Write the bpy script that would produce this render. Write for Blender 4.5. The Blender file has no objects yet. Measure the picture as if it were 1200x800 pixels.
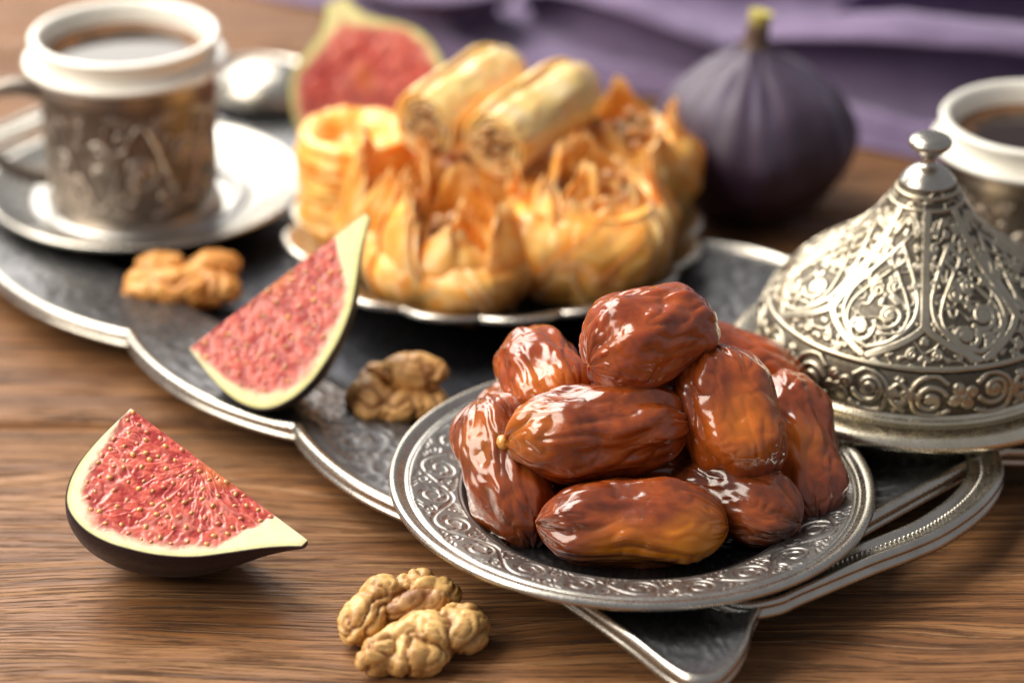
import bpy, bmesh, math, random
import numpy as np
from mathutils import Vector

# ------------------------------------------------------------------ camera, world, lamps, exposure
S = 0.01                                   # everything below is written in centimetres
sc = bpy.context.scene
R = math.radians

cam = bpy.data.cameras.new('camera')
cam.sensor_width = 36.0
cam.lens = 101.4
cam.clip_start = 0.01
cam.clip_end = 50
cam.dof.use_dof = True
cam.dof.focus_distance = 0.746
cam.dof.aperture_fstop = 5.8
cam.dof.aperture_blades = 0
camo = bpy.data.objects.new('camera', cam)
camo.location = (0, 0, 0.40)
camo.rotation_euler = (R(90 - 27), 0, 0)
sc.collection.objects.link(camo)
sc.camera = camo

world = bpy.data.worlds.new('World')
sc.world = world
world.use_nodes = True
bg = world.node_tree.nodes['Background']
bg.inputs[0].default_value = (0.80, 0.80, 0.86, 1)
bg.inputs[1].default_value = 0.32


def area(name, loc, target, sx, sy, power, col):
    l = bpy.data.lights.new(name, 'AREA')
    l.shape = 'RECTANGLE'
    l.size = sx * S
    l.size_y = sy * S
    l.energy = power
    l.color = col
    o = bpy.data.objects.new(name, l)
    o.location = Vector(loc) * S
    o.rotation_euler = (Vector(target) - Vector(loc)).to_track_quat('-Z', 'Y').to_euler()
    sc.collection.objects.link(o)
    return o


area('window_light', (-66, 200, 80), (-6, 78, 0), 125, 85, 16.0, (1.0, 0.95, 0.87))
area('skylight', (-66, 116, 118), (-3, 74, 0), 95, 75, 25.0, (1.0, 0.94, 0.85))
area('fill_light', (-104, 40, 84), (-3, 74, 0), 95, 75, 18.0, (1.0, 0.90, 0.77))  # soft fill added to brighten fig faces and pastry fronts, not a known lamp

sc.view_settings.view_transform = 'Standard'
sc.view_settings.look = 'None'
sc.view_settings.exposure = 0.12
sc.view_settings.gamma = 1.0
sc.cycles.use_denoising = True
try:
    sc.cycles.denoiser = 'OPENIMAGEDENOISE'
except Exception:
    pass
sc.cycles.sample_clamp_indirect = 6.0
sc.cycles.caustics_reflective = False
sc.cycles.caustics_refractive = False
sc.cycles.max_bounces = 8

# ------------------------------------------------------------------ noise
_rs = np.random.RandomState(11)
_perm = np.concatenate([_rs.permutation(256)] * 3)
_g = _rs.normal(size=(256, 3))
_g /= np.linalg.norm(_g, axis=1)[:, None]


def pn(P, seed=0):
    P = np.asarray(P, float) + seed * 17.31 + 100.0
    I = np.floor(P).astype(int)
    f = P - I
    I &= 255
    w = f * f * f * (f * (f * 6 - 15) + 10)
    out = 0
    for dx in (0, 1):
        for dy in (0, 1):
            for dz in (0, 1):
                h = _perm[_perm[_perm[(I[..., 0] + dx) & 255] + ((I[..., 1] + dy) & 255)] + ((I[..., 2] + dz) & 255)]
                g = _g[h]
                d = g[..., 0] * (f[..., 0] - dx) + g[..., 1] * (f[..., 1] - dy) + g[..., 2] * (f[..., 2] - dz)
                wx = w[..., 0] if dx else 1 - w[..., 0]
                wy = w[..., 1] if dy else 1 - w[..., 1]
                wz = w[..., 2] if dz else 1 - w[..., 2]
                out = out + d * wx * wy * wz
    return out * 1.6


def fbm(P, octs=3, seed=0):
    v, a, s = 0, 1.0, 1.0
    P = np.asarray(P, float)
    for k in range(octs):
        v = v + a * pn(P * s, seed + k * 3)
        a *= .5
        s *= 2.03
    return v


def sstep(a, b, x):
    t = np.clip((x - a) / (b - a), 0, 1)
    return t * t * (3 - 2 * t)


def norm(v):
    v = np.asarray(v, float)
    return v / np.linalg.norm(v)


# ------------------------------------------------------------------ mesh helpers
def gridF(nu, nv, cu=False, cv=False):
    iu = np.arange(nu if cu else nu - 1)
    iv = np.arange(nv if cv else nv - 1)
    a, b = np.meshgrid(iu, iv, indexing='ij')
    a2, b2 = (a + 1) % nu, (b + 1) % nv
    return np.stack([a * nv + b, a2 * nv + b, a2 * nv + b2, a * nv + b2], -1).reshape(-1, 4)


class MB:
    """collects vertices and faces (centimetres, world axes) for ONE mesh object"""
    def __init__(self):
        self.V, self.F, self.n, self.C, self.A = [], [], 0, [], []

    def add(self, V, faces, col=None, att=None):
        V = np.asarray(V, float).reshape(-1, 3)
        for f in (faces if isinstance(faces, list) else [faces]):
            f = np.asarray(f)
            if len(f):
                self.F.append(f + self.n)
        self.V.append(V)
        self.n += len(V)
        if col is not None:
            self.C.append(np.broadcast_to(np.asarray(col, float), (len(V), 3)))
        if att is not None:
            self.A.append(np.broadcast_to(np.asarray(att, float).reshape(-1) if np.ndim(att) else att, (len(V),)))
        return self

    def grid(self, G, cu=False, cv=False, flip=False, col=None, att=None):
        nu, nv = G.shape[:2]
        F = gridF(nu, nv, cu, cv)
        if flip:
            F = F[:, ::-1]
        c = None if col is None else (np.asarray(col).reshape(-1, 3))
        a = None if att is None else np.asarray(att).reshape(-1)
        return self.add(G.reshape(-1, 3), F, c, a)

    def build(self, name, mat, parent=None, loc=(0, 0, 0), smooth=True):
        V = np.concatenate(self.V)
        base = np.asarray(parent['_loc'], float) if parent is not None else np.asarray(loc, float)
        V = (V - base) * S
        me = bpy.data.meshes.new(name)
        loops = np.concatenate([f.reshape(-1) for f in self.F]).astype(np.int32)
        tot = np.concatenate([np.full(len(f), f.shape[1]) for f in self.F]).astype(np.int32)
        start = np.concatenate([[0], np.cumsum(tot)[:-1]]).astype(np.int32)
        me.vertices.add(len(V))
        me.vertices.foreach_set('co', V.astype(np.float32).reshape(-1))
        me.loops.add(len(loops))
        me.loops.foreach_set('vertex_index', loops)
        me.polygons.add(len(tot))
        me.polygons.foreach_set('loop_start', start)
        me.polygons.foreach_set('loop_total', tot)
        me.polygons.foreach_set('use_smooth', np.full(len(tot), smooth))
        if self.C:
            c = np.concatenate(self.C)
            at = me.attributes.new('tint', 'FLOAT_COLOR', 'POINT')
            at.data.foreach_set('color', np.concatenate([c, np.ones((len(c), 1))], 1).astype(np.float32).reshape(-1))
        if self.A:
            at = me.attributes.new('mark', 'FLOAT', 'POINT')
            at.data.foreach_set('value', np.concatenate(self.A).astype(np.float32))
        me.update(calc_edges=True)
        me.validate()
        me.materials.append(mat)
        o = bpy.data.objects.new(name, me)
        sc.collection.objects.link(o)
        if parent is not None:
            o.parent = parent
            o['_loc'] = list(map(float, base))
        else:
            o.location = Vector(base) * S
            o['_loc'] = list(map(float, base))
        return o


def thing(name, label, cat, loc, group=None):
    o = bpy.data.objects.new(name, None)
    o.empty_display_size = 0.01
    o.location = Vector(loc) * S
    o['_loc'] = list(map(float, loc))
    sc.collection.objects.link(o)
    return tag(o, label, cat, group)


def tag(o, label, cat, group=None):
    o['label'] = label
    o['category'] = cat
    if group:
        o['group'] = group
    return o


def catmull(P, n, closed=False):
    """smooth curve through P resampled to n points evenly by length"""
    P = np.asarray(P, float)
    if closed:
        Q = np.concatenate([P[-1:], P, P[:2]])
    else:
        Q = np.concatenate([2 * P[:1] - P[1:2], P, 2 * P[-1:] - P[-2:-1]])
    out = []
    t = np.linspace(0, 1, 24, endpoint=False)[:, None]
    for i in range(1, len(Q) - 2):
        p0, p1, p2, p3 = Q[i - 1], Q[i], Q[i + 1], Q[i + 2]
        out.append(.5 * ((2 * p1) + (-p0 + p2) * t + (2 * p0 - 5 * p1 + 4 * p2 - p3) * t ** 2 + (-p0 + 3 * p1 - 3 * p2 + p3) * t ** 3))
    out.append(Q[-2][None] if not closed else P[:1])
    return resample(np.concatenate(out), n, closed)


def resample(P, n, closed=False):
    P = np.asarray(P, float)
    d = np.concatenate([[0], np.cumsum(np.linalg.norm(np.diff(P, axis=0), axis=1))])
    s = np.linspace(0, d[-1], n + 1)[:-1] if closed else np.linspace(0, d[-1], n)
    return np.stack([np.interp(s, d, P[:, k]) for k in range(P.shape[1])], 1)


def prof_normals(P):
    T = np.gradient(P, axis=0)
    N = np.stack([T[:, 1], -T[:, 0]], 1)
    return N / (np.linalg.norm(N, axis=1)[:, None] + 1e-9)


def lathe(P, n, c, disp=None, a0=0.0, wob=None):
    """P: (m,2) r,z profile; disp: (n,m) displacement along the profile normal"""
    th = a0 + np.linspace(0, 2 * math.pi, n, endpoint=False)
    r = np.broadcast_to(P[:, 0], (n, len(P))).copy()
    z = np.broadcast_to(P[:, 1], (n, len(P))).copy()
    if disp is not None:
        N = prof_normals(P)
        r += disp * N[None, :, 0]
        z += disp * N[None, :, 1]
    G = np.stack([c[0] + r * np.cos(th)[:, None], c[1] + r * np.sin(th)[:, None], c[2] + z], -1)
    return G


def ellipsoid(c, rad, n=16, m=10, rot=None):
    th = np.linspace(0, 2 * math.pi, n, endpoint=False)
    ph = np.linspace(0.001, math.pi - .001, m)
    G = np.stack([np.outer(np.cos(th), np.sin(ph)), np.outer(np.sin(th), np.sin(ph)), np.outer(np.ones(n), np.cos(ph))], -1) * np.asarray(rad)
    if rot is not None:
        G = G @ np.asarray(rot).T
    return G + np.asarray(c)


def frame_from(e1, up=(0, 0, 1), roll=0.0):
    e1 = norm(e1)
    u = np.asarray(up, float)
    if abs(np.dot(e1, norm(u))) > .97:
        u = np.array([0, 1.0, 0])
    e2 = norm(np.cross(u, e1))
    e3 = np.cross(e1, e2)
    c, s = math.cos(roll), math.sin(roll)
    return e1, c * e2 + s * e3, -s * e2 + c * e3


def tube(path, rad, n=12, closed=False):
    path = np.asarray(path, float)
    m = len(path)
    rad = np.broadcast_to(rad, (m,))
    T = np.gradient(path, axis=0)
    T /= np.linalg.norm(T, axis=1)[:, None]
    u = np.array([0, 0, 1.0])
    if abs(T[0] @ u) > .9:
        u = np.array([1.0, 0, 0])
    G = []
    e = norm(np.cross(T[0], u))
    for i in range(m):
        e = norm(e - T[i] * (e @ T[i]))
        f = np.cross(T[i], e)
        a = np.linspace(0, 2 * math.pi, n, endpoint=False)
        G.append(path[i] + rad[i] * (np.cos(a)[:, None] * e + np.sin(a)[:, None] * f))
    return np.array(G)


def polydist(X, Y, pl):
    """distance of every (X,Y) to polyline, and the parameter along it"""
    best = np.full(X.shape, 1e9)
    for (x0, y0), (x1, y1) in zip(pl[:-1], pl[1:]):
        dx, dy = x1 - x0, y1 - y0
        t = np.clip(((X - x0) * dx + (Y - y0) * dy) / (dx * dx + dy * dy + 1e-12), 0, 1)
        best = np.minimum(best, np.hypot(X - x0 - t * dx, Y - y0 - t * dy))
    return best


def remeshed(mb, vox, smooth_it=4):
    """voxel union of the collected solids -> (V, F) in centimetres"""
    me = bpy.data.meshes.new('tmp')
    V = np.concatenate(mb.V)
    me.from_pydata(V.tolist(), [], [tuple(f) for F in mb.F for f in F.tolist()])
    o = bpy.data.objects.new('tmp', me)
    sc.collection.objects.link(o)
    m = o.modifiers.new('r', 'REMESH')
    m.mode = 'VOXEL'
    m.voxel_size = vox
    if smooth_it:
        s = o.modifiers.new('s', 'SMOOTH')
        s.iterations = smooth_it
        s.factor = .5
    dg = bpy.context.evaluated_depsgraph_get()
    ev = o.evaluated_get(dg)
    em = ev.to_mesh()
    n = len(em.vertices)
    co = np.empty(n * 3, np.float32)
    em.vertices.foreach_get('co', co)
    no = np.empty(n * 3, np.float32)
    em.vertices.foreach_get('normal', no)
    F4 = np.array([p.vertices[:] for p in em.polygons if len(p.vertices) == 4])
    F3 = np.array([p.vertices[:] for p in em.polygons if len(p.vertices) == 3])
    ev.to_mesh_clear()
    bpy.data.objects.remove(o)
    bpy.data.meshes.remove(me)
    return co.reshape(-1, 3).astype(float), no.reshape(-1, 3).astype(float), [f for f in (F4, F3) if len(f)]


# ------------------------------------------------------------------ engraved relief tiles
class Tile:
    """height tile, periodic in u. width(v) is the physical width (cm) of the tile at row v, length its physical height"""
    def __init__(self, W, Hh, width, length):
        self.a = np.zeros((Hh, W))
        self.W, self.H, self.L = W, Hh, length
        self.wid = np.array([width(v) for v in (np.arange(Hh) + .5) / Hh])

    def stroke(self, pts, w, h=1.0, taper=False, flat=False):
        pts = np.asarray(pts, float)
        d = np.concatenate([[0], np.cumsum(np.linalg.norm(np.diff(pts, axis=0), axis=1))])
        n = max(2, int(d[-1] / (w * .22)))
        s = np.linspace(0, d[-1], n)
        X, Y = np.interp(s, d, pts[:, 0]), np.interp(s, d, pts[:, 1])
        pv = self.L / self.H
        for k in range(n):
            ww = w * (1 - .75 * k / n) if taper else w
            i0 = Y[k] / pv - .5
            ri = int(ww / pv) + 2
            lo, hi = max(0, int(i0) - ri), min(self.H, int(i0) + ri + 1)
            if hi <= lo:
                continue
            rows = np.arange(lo, hi)
            pu = self.wid[min(max(int(i0), 0), self.H - 1)] / self.W
            j0 = X[k] / pu + self.W / 2 - .5
            rj = int(ww / pu) + 2
            cols = np.arange(int(j0) - rj, int(j0) + rj + 1)
            dd = np.hypot((rows[:, None] - i0) * pv, (cols[None, :] - j0) * pu)
            p = h * np.sqrt(np.clip(1 - (dd / ww) ** 2, 0, 1))
            if flat:
                p = h * sstep(1, .7, dd / ww)
            c = cols % self.W
            self.a[lo:hi, c] = np.maximum(self.a[lo:hi, c], p)

    def sample(self, u, v):
        """u periodic 0..1, v 0..1"""
        x = (u % 1.0) * self.W - .5
        y = np.clip(v * self.H - .5, 0, self.H - 1.001)
        x0, y0 = np.floor(x).astype(int), np.floor(y).astype(int)
        fx, fy = x - x0, y - y0
        a = self.a
        x1 = (x0 + 1) % self.W
        x0 = x0 % self.W
        y1 = np.minimum(y0 + 1, self.H - 1)
        return (a[y0, x0] * (1 - fx) + a[y0, x1] * fx) * (1 - fy) + (a[y1, x0] * (1 - fx) + a[y1, x1] * fx) * fy


def spiral(c, r0, r1, a0, turns, n=40):
    t = np.linspace(0, 1, n)
    r = r0 + (r1 - r0) * t ** .8
    a = a0 + turns * 2 * math.pi * t
    return np.stack([c[0] + r * np.cos(a), c[1] + r * np.sin(a)], 1)


def vine_tile(width, length, W=320, Hh=128, lw=1.0):
    """running vine: a wavy stem with a large spiral tendril and leaves in every bay"""
    T = Tile(W, Hh, lambda v: width, length)
    x = np.linspace(-width / 2, width / 2, 80)
    mid = length / 2
    T.stroke(np.stack([x, mid + length * .36 * np.sin(2 * math.pi * x / width)], 1), .075 * lw)
    for sgn, xc in ((1, width / 4), (-1, -width / 4)):
        yc = mid - sgn * length * .08
        r = min(length * .37, width * .21)
        a0 = math.pi * (.5 if sgn > 0 else 1.5) + .9
        T.stroke(spiral((xc, yc), r, r * .28, a0, -1.35 * sgn), .07 * lw)
        T.stroke(spiral((xc, yc), r * .25, .02, 0, 1), .10 * lw)
        for a in np.arange(0, 6.2, .9):
            p = np.array([xc + r * .62 * math.cos(a), yc + r * .62 * math.sin(a)])
            q = p + .17 * np.array([math.cos(a + 1.2 * sgn), math.sin(a + 1.2 * sgn)])
            T.stroke([p, q], .075 * lw, .7, taper=True)
        for k, dx in enumerate((-.47, -.36, -.25, .25, .36, .47)):
            for yy, hh in ((.40, .0), (-.42, .1)):
                y0 = mid + sgn * length * yy
                sg = 1 if dx > 0 else -1
                T.stroke([(xc + dx * width * .5, y0 - sgn * .07), (xc + dx * width * .5 + .13 * sg, y0 + sgn * .05 + .04 * (k % 2))], .075 * lw, .8, taper=True)
        xj = xc + width / 4
        T.stroke(spiral((xj, mid + sgn * length * .24), length * .15, .03, 1.0, 1.3 * sgn), .055 * lw)
        T.stroke(spiral((xj, mid - sgn * length * .24), length * .15, .03, 2.5, -1.3 * sgn), .055 * lw)
    return T


# ------------------------------------------------------------------ materials
class M:
    def __init__(self, name):
        self.m = bpy.data.materials.new(name)
        self.m.use_nodes = True
        self.t = self.m.node_tree
        self.b = self.t.nodes['Principled BSDF']

    def n(self, typ, **kw):
        nd = self.t.nodes.new(typ)
        for k, v in kw.items():
            if k.startswith('i_'):
                nd.inputs[k[2:].replace('_', ' ')].default_value = v
            else:
                setattr(nd, k, v)
        return nd

    def l(self, a, b):
        self.t.links.new(a, b)

    def set(self, **kw):
        for k, v in kw.items():
            self.b.inputs[k.replace('_', ' ')].default_value = v
        return self

    def coords(self, scale=(100, 100, 100), kind='Object'):
        tc = self.n('ShaderNodeTexCoord')
        mp = self.n('ShaderNodeMapping')
        mp.inputs['Scale'].default_value = scale
        self.l(tc.outputs[kind], mp.inputs[0])
        return mp.outputs[0]

    def noise(self, vec, scale, detail=3, rough=.55, dist=0.0):
        n = self.n('ShaderNodeTexNoise')
        n.inputs['Scale'].default_value = scale
        n.inputs['Detail'].default_value = detail
        n.inputs['Roughness'].default_value = rough
        n.inputs['Distortion'].default_value = dist
        self.l(vec, n.inputs['Vector'])
        return n.outputs[0]

    def ramp(self, fac, stops):
        r = self.n('ShaderNodeValToRGB')
        e = r.color_ramp.elements
        while len(e) < len(stops):
            e.new(.5)
        for el, (p, c) in zip(e, stops):
            el.position = p
            el.color = (*c, 1) if len(c) == 3 else c
        self.l(fac, r.inputs[0])
        return r.outputs[0]

    def rng(self, fac, a, b, c, d):
        r = self.n('ShaderNodeMapRange')
        for i, v in enumerate((a, b, c, d)):
            r.inputs[i + 1].default_value = v
        self.l(fac, r.inputs[0])
        return r.outputs[0]

    def math(self, op, a, b=None):
        r = self.n('ShaderNodeMath', operation=op)
        for i, x in enumerate((a, b)):
            if x is None:
                continue
            if isinstance(x, (int, float)):
                r.inputs[i].default_value = x
            else:
                self.l(x, r.inputs[i])
        return r.outputs[0]

    def mix(self, fac, a, b, blend='MIX'):
        r = self.n('ShaderNodeMix', data_type='RGBA', blend_type=blend)
        for i, x in ((0, fac), (6, a), (7, b)):
            if isinstance(x, (int, float)):
                r.inputs[i].default_value = x
            elif isinstance(x, tuple):
                r.inputs[i].default_value = (*x, 1)
            else:
                self.l(x, r.inputs[i])
        return r.outputs[2]

    def attr(self, name, fac=True):
        a = self.n('ShaderNodeAttribute', attribute_name=name)
        return a.outputs['Fac' if fac else 'Color']

    def bump(self, h, dist, strength=1.0, chain=None):
        b = self.n('ShaderNodeBump')
        b.inputs['Strength'].default_value = strength
        b.inputs['Distance'].default_value = dist * S
        self.l(h, b.inputs['Height'])
        if chain is not None:
            self.l(chain, b.inputs['Normal'])
        self.l(b.outputs[0], self.b.inputs['Normal'])
        return b.outputs[0]

    def to(self, out, inp):
        self.l(out, self.b.inputs[inp])
        return self


def mat_wood():
    m = M('oiled pine')
    tc = m.n('ShaderNodeTexCoord')
    oi = m.n('ShaderNodeObjectInfo')
    off = m.n('ShaderNodeVectorMath', operation='SCALE')
    cx = m.n('ShaderNodeCombineXYZ')
    m.l(oi.outputs['Random'], cx.inputs[0])
    m.l(oi.outputs['Random'], cx.inputs[2])
    m.l(cx.outputs[0], off.inputs[0])
    off.inputs[3].default_value = 7.0
    add = m.n('ShaderNodeVectorMath', operation='ADD')
    m.l(tc.outputs['Object'], add.inputs[0])
    m.l(off.outputs[0], add.inputs[1])

    def mp(s):
        p = m.n('ShaderNodeMapping')
        p.inputs['Scale'].default_value = s
        m.l(add.outputs[0], p.inputs[0])
        return p.outputs[0]
    warp = m.noise(mp((5, 22, 22)), 1.0, 2, .5)
    sep = m.n('ShaderNodeSeparateXYZ')
    m.l(add.outputs[0], sep.inputs[0])
    yy = m.math('ADD', sep.outputs[1], m.math('MULTIPLY', warp, .028))
    c2 = m.n('ShaderNodeCombineXYZ')
    m.l(m.math('MULTIPLY', sep.outputs[0], 3.5), c2.inputs[0])
    m.l(m.math('MULTIPLY', yy, 300.0), c2.inputs[1])
    m.l(m.math('MULTIPLY', sep.outputs[2], 60.0), c2.inputs[2])
    rings = m.noise(c2.outputs[0], 1.0, 4, .62)
    c3 = m.n('ShaderNodeCombineXYZ')
    m.l(m.math('MULTIPLY', sep.outputs[0], 40.0), c3.inputs[0])
    m.l(m.math('MULTIPLY', yy, 1500.0), c3.inputs[1])
    fib = m.noise(c3.outputs[0], 1.0, 3, .65)
    c4 = m.n('ShaderNodeCombineXYZ')
    m.l(m.math('MULTIPLY', sep.outputs[0], 36.0), c4.inputs[0])
    m.l(m.math('MULTIPLY', yy, 1250.0), c4.inputs[1])
    grit = m.noise(c4.outputs[0], 1.0, 5, .72)
    pore = m.rng(grit, .53, .64, 0, 1)
    c5 = m.n('ShaderNodeCombineXYZ')
    m.l(m.math('MULTIPLY', sep.outputs[0], 2.6), c5.inputs[0])
    m.l(m.math('MULTIPLY', yy, 150.0), c5.inputs[1])
    ridge = m.math('ABSOLUTE', m.math('SUBTRACT', m.noise(c5.outputs[0], 1.0, 2, .5), .5))
    line = m.rng(ridge, .004, .030, 1, 0)
    line = m.math('MULTIPLY', line, m.rng(grit, .35, .6, 1, .25))
    blot = m.noise(mp((9, 16, 16)), 1.0, 3, .6)
    col = m.ramp(rings, [(.34, (.072, .026, .0075)), (.45, (.165, .068, .022)), (.54, (.26, .113, .039)), (.66, (.37, .180, .068))])
    col = m.mix(m.rng(fib, .36, .68, 0, .5), col, (.085, .036, .016))
    col = m.mix(m.rng(blot, .35, .7, 0, .35), col, (.29, .140, .060))
    col = m.mix(m.math('MULTIPLY', line, .75), col, (.46, .255, .115))
    col = m.mix(m.math('MULTIPLY', pore, .50), col, (.030, .013, .007))
    m.to(col, 'Base Color')
    m.to(m.rng(grit, .3, .7, .36, .62), 'Roughness')
    h = m.math('ADD', m.math('MULTIPLY', rings, .7), m.math('MULTIPLY', line, .5))
    h = m.math('SUBTRACT', h, m.math('MULTIPLY', pore, .7))
    m.bump(h, .06, .9)
    m.set(Specular_IOR_Level=.35)
    return m.m


def mat_silver(name, base, tarnish, rough=(.2, .36), tint=None, patina=True, bumpd=.004):
    m = M(name)
    v = m.coords()
    n = m.noise(v, .9, 4, .6)
    n2 = m.noise(v, 9, 3, .6)
    col = m.mix(m.rng(n, .4, .68, 0, .55), base, tint or tuple(x * .75 for x in base))
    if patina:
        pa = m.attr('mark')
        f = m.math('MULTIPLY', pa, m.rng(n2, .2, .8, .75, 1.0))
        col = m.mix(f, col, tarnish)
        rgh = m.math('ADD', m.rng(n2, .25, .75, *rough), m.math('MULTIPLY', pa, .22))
    else:
        rgh = m.rng(n2, .25, .75, *rough)
    m.to(col, 'Base Color').to(rgh, 'Roughness')
    m.set(Metallic=1.0)
    m.bump(n2, bumpd, .6)
    return m.m


def mat_date():
    m = M('date flesh and skin')
    v = m.coords()
    n1 = m.noise(v, .55, 3, .6, .4)
    n2 = m.noise(v, 2.6, 4, .6, .6)
    n3 = m.noise(v, 14, 3, .6)
    tint = m.attr('tint', False)
    col = m.mix(m.rng(n1, .38, .70, 0, .7), tint, (.58, .125, .010), 'MIX')
    col = m.mix(m.rng(n2, .45, .75, 0, .45), col, (.050, .008, .003))
    col = m.mix(m.math('MULTIPLY', m.attr('mark'), .9), col, (1.0, .33, .010))
    m.to(col, 'Base Color')
    m.to(m.rng(m.noise(v, 1.7, 4, .65, .5), .35, .75, .08, .27), 'Roughness')
    m.set(Subsurface_Weight=.6, Subsurface_Radius=(1.0, .25, .04), Subsurface_Scale=.005, Specular_IOR_Level=.6,
          Coat_Weight=.6, Coat_Roughness=.12, Coat_IOR=1.45)
    n4 = m.math('ABSOLUTE', m.math('SUBTRACT', m.noise(v, 4.2, 4, .62, 1.2), .5))
    crk = m.math('MULTIPLY', m.rng(n4, 0, .10, -1, 0), m.rng(m.noise(v, .8, 2, .5), .45, .62, .1, 1))
    b1 = m.bump(m.math('ADD', n2, m.math('MULTIPLY', n3, .15)), .014, .5)
    m.bump(crk, .005, .3, b1)
    return m.m


def mat_tint(name, rough=(.3, .5), sss=.25, rad=(1, .45, .25), scale=.003, coat=0.0, bump=(.02, 20), spec=.5):
    m = M(name)
    v = m.coords()
    n = m.noise(v, bump[1], 3, .6)
    m.to(m.attr('tint', False), 'Base Color')
    m.to(m.rng(n, .3, .7, *rough), 'Roughness')
    m.set(Subsurface_Weight=sss, Subsurface_Radius=rad, Subsurface_Scale=scale, Specular_IOR_Level=spec, Coat_Weight=coat, Coat_Roughness=.1)
    m.bump(n, bump[0], .7)
    return m.m


def mat_skin():
    m = M('fig skin')
    v = m.coords()
    n = m.noise(v, .8, 4, .6)
    n2 = m.noise(v, 11, 3, .6)
    tint = m.attr('tint', False)
    col = m.mix(m.rng(n, .4, .7, 0, .10), tint, (.10, .085, .12))
    m.to(col, 'Base Color')
    m.to(m.rng(n2, .3, .7, .38, .58), 'Roughness')
    m.set(Specular_IOR_Level=.42, Sheen_Weight=.04, Sheen_Roughness=.4)
    m.bump(n2, .01, .5)
    return m.m


def mat_plain(name, col, rough=.4, var=.15, scale=3.0, **kw):
    m = M(name)
    v = m.coords()
    n = m.noise(v, scale, 4, .6)
    m.to(m.mix(m.rng(n, .3, .7, 0, 1), tuple(c * (1 - var) for c in col), tuple(min(1, c * (1 + var)) for c in col)), 'Base Color')
    m.to(m.rng(n, .3, .7, rough * .85, rough * 1.15), 'Roughness')
    m.set(**kw)
    return m.m


def mat_cloth():
    m = M('purple cotton')
    tc = m.n('ShaderNodeTexCoord')
    v = m.coords()
    n = m.noise(v, .35, 3, .6)
    w1 = m.noise(m.coords((4500, 300, 300)), 1, 2, .5)
    w2 = m.noise(m.coords((300, 4500, 300)), 1, 2, .5)
    col = m.mix(m.rng(n, .3, .7, 0, 1), (.135, .10, .18), (.175, .13, .23))
    m.to(col, 'Base Color')
    m.set(Roughness=.85, Sheen_Weight=.45, Sheen_Roughness=.5, Sheen_Tint=(.8, .72, .95, 1), Specular_IOR_Level=.2)
    m.bump(m.math('ADD', w1, w2), .02, .6)
    return m.m


WOOD = mat_wood()
SILVER = mat_silver('aged silver', (.52, .505, .475), (.028, .026, .028), (.26, .40), (.38, .36, .33))
LIDSILVER = mat_silver('warm aged silver', (.45, .41, .325), (.028, .022, .018), (.26, .40), (.38, .31, .19))
RIM = mat_silver('polished silver rim', (.54, .515, .46), (0, 0, 0), (.21, .35), (.37, .345, .295), patina=False, bumpd=.0012)
LIDRIM = mat_silver('warm silver rim', (.70, .64, .50), (0, 0, 0), (.20, .34), (.54, .46, .32), patina=False, bumpd=.0012)
BORDER = mat_silver('tarnished border silver', (.25, .252, .26), (.024, .024, .028), (.24, .40), (.19, .19, .198))
TRAYM = mat_silver('blackened tray silver', (.19, .195, .22), (.012, .013, .018), (.20, .36), (.08, .085, .10))
SAUCER = mat_silver('bright saucer silver', (.50, .49, .47), (.05, .05, .05), (.26, .42), (.36, .355, .34))
DARKMETAL = mat_silver('oxidised cup metal', (.38, .335, .29), (.03, .024, .02), (.26, .42), (.27, .20, .155))
DATE = mat_date()
FIGFACE = mat_tint('fig flesh', (.20, .42), .45, (1, .35, .25), .0025, .25, (.010, 14))
FIGSKIN = mat_skin()
SEED = mat_tint('fig seed', (.18, .3), .3, (1, .5, .2), .0015, .4, (.003, 30))
WALNUT = mat_tint('walnut kernel', (.34, .5), .12, (1, .5, .25), .002, .1, (.012, 22))
PASTRY = mat_tint('syrupy filo pastry', (.24, .45), .5, (1, .55, .2), .006, .3, (.02, 12))
FILO = mat_tint('thin filo sheet', (.26, .48), 0.0, (1, .5, .2), .001, .3, (.02, 12))
_t = FILO.node_tree
_tr = _t.nodes.new('ShaderNodeBsdfTranslucent')
_at = [n_ for n_ in _t.nodes if n_.type == 'ATTRIBUTE'][0]
_mx = _t.nodes.new('ShaderNodeMixShader')
_mx.inputs[0].default_value = .20
_t.links.new(_at.outputs['Color'], _tr.inputs[0])
_t.links.new(_t.nodes['Principled BSDF'].outputs[0], _mx.inputs[1])
_t.links.new(_tr.outputs[0], _mx.inputs[2])
_t.links.new(_mx.outputs[0], _t.nodes['Material Output'].inputs[0])
PORCELAIN = mat_plain('cream porcelain', (.80, .78, .70), .22, .03, 2, Coat_Weight=.4, Coat_Roughness=.08)
COFFEE = mat_tint('black coffee', (.05, .09), 0.0, (1, .5, .2), .001, 0.0, (.002, 3), .4)
CLOTH = mat_cloth()

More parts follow.
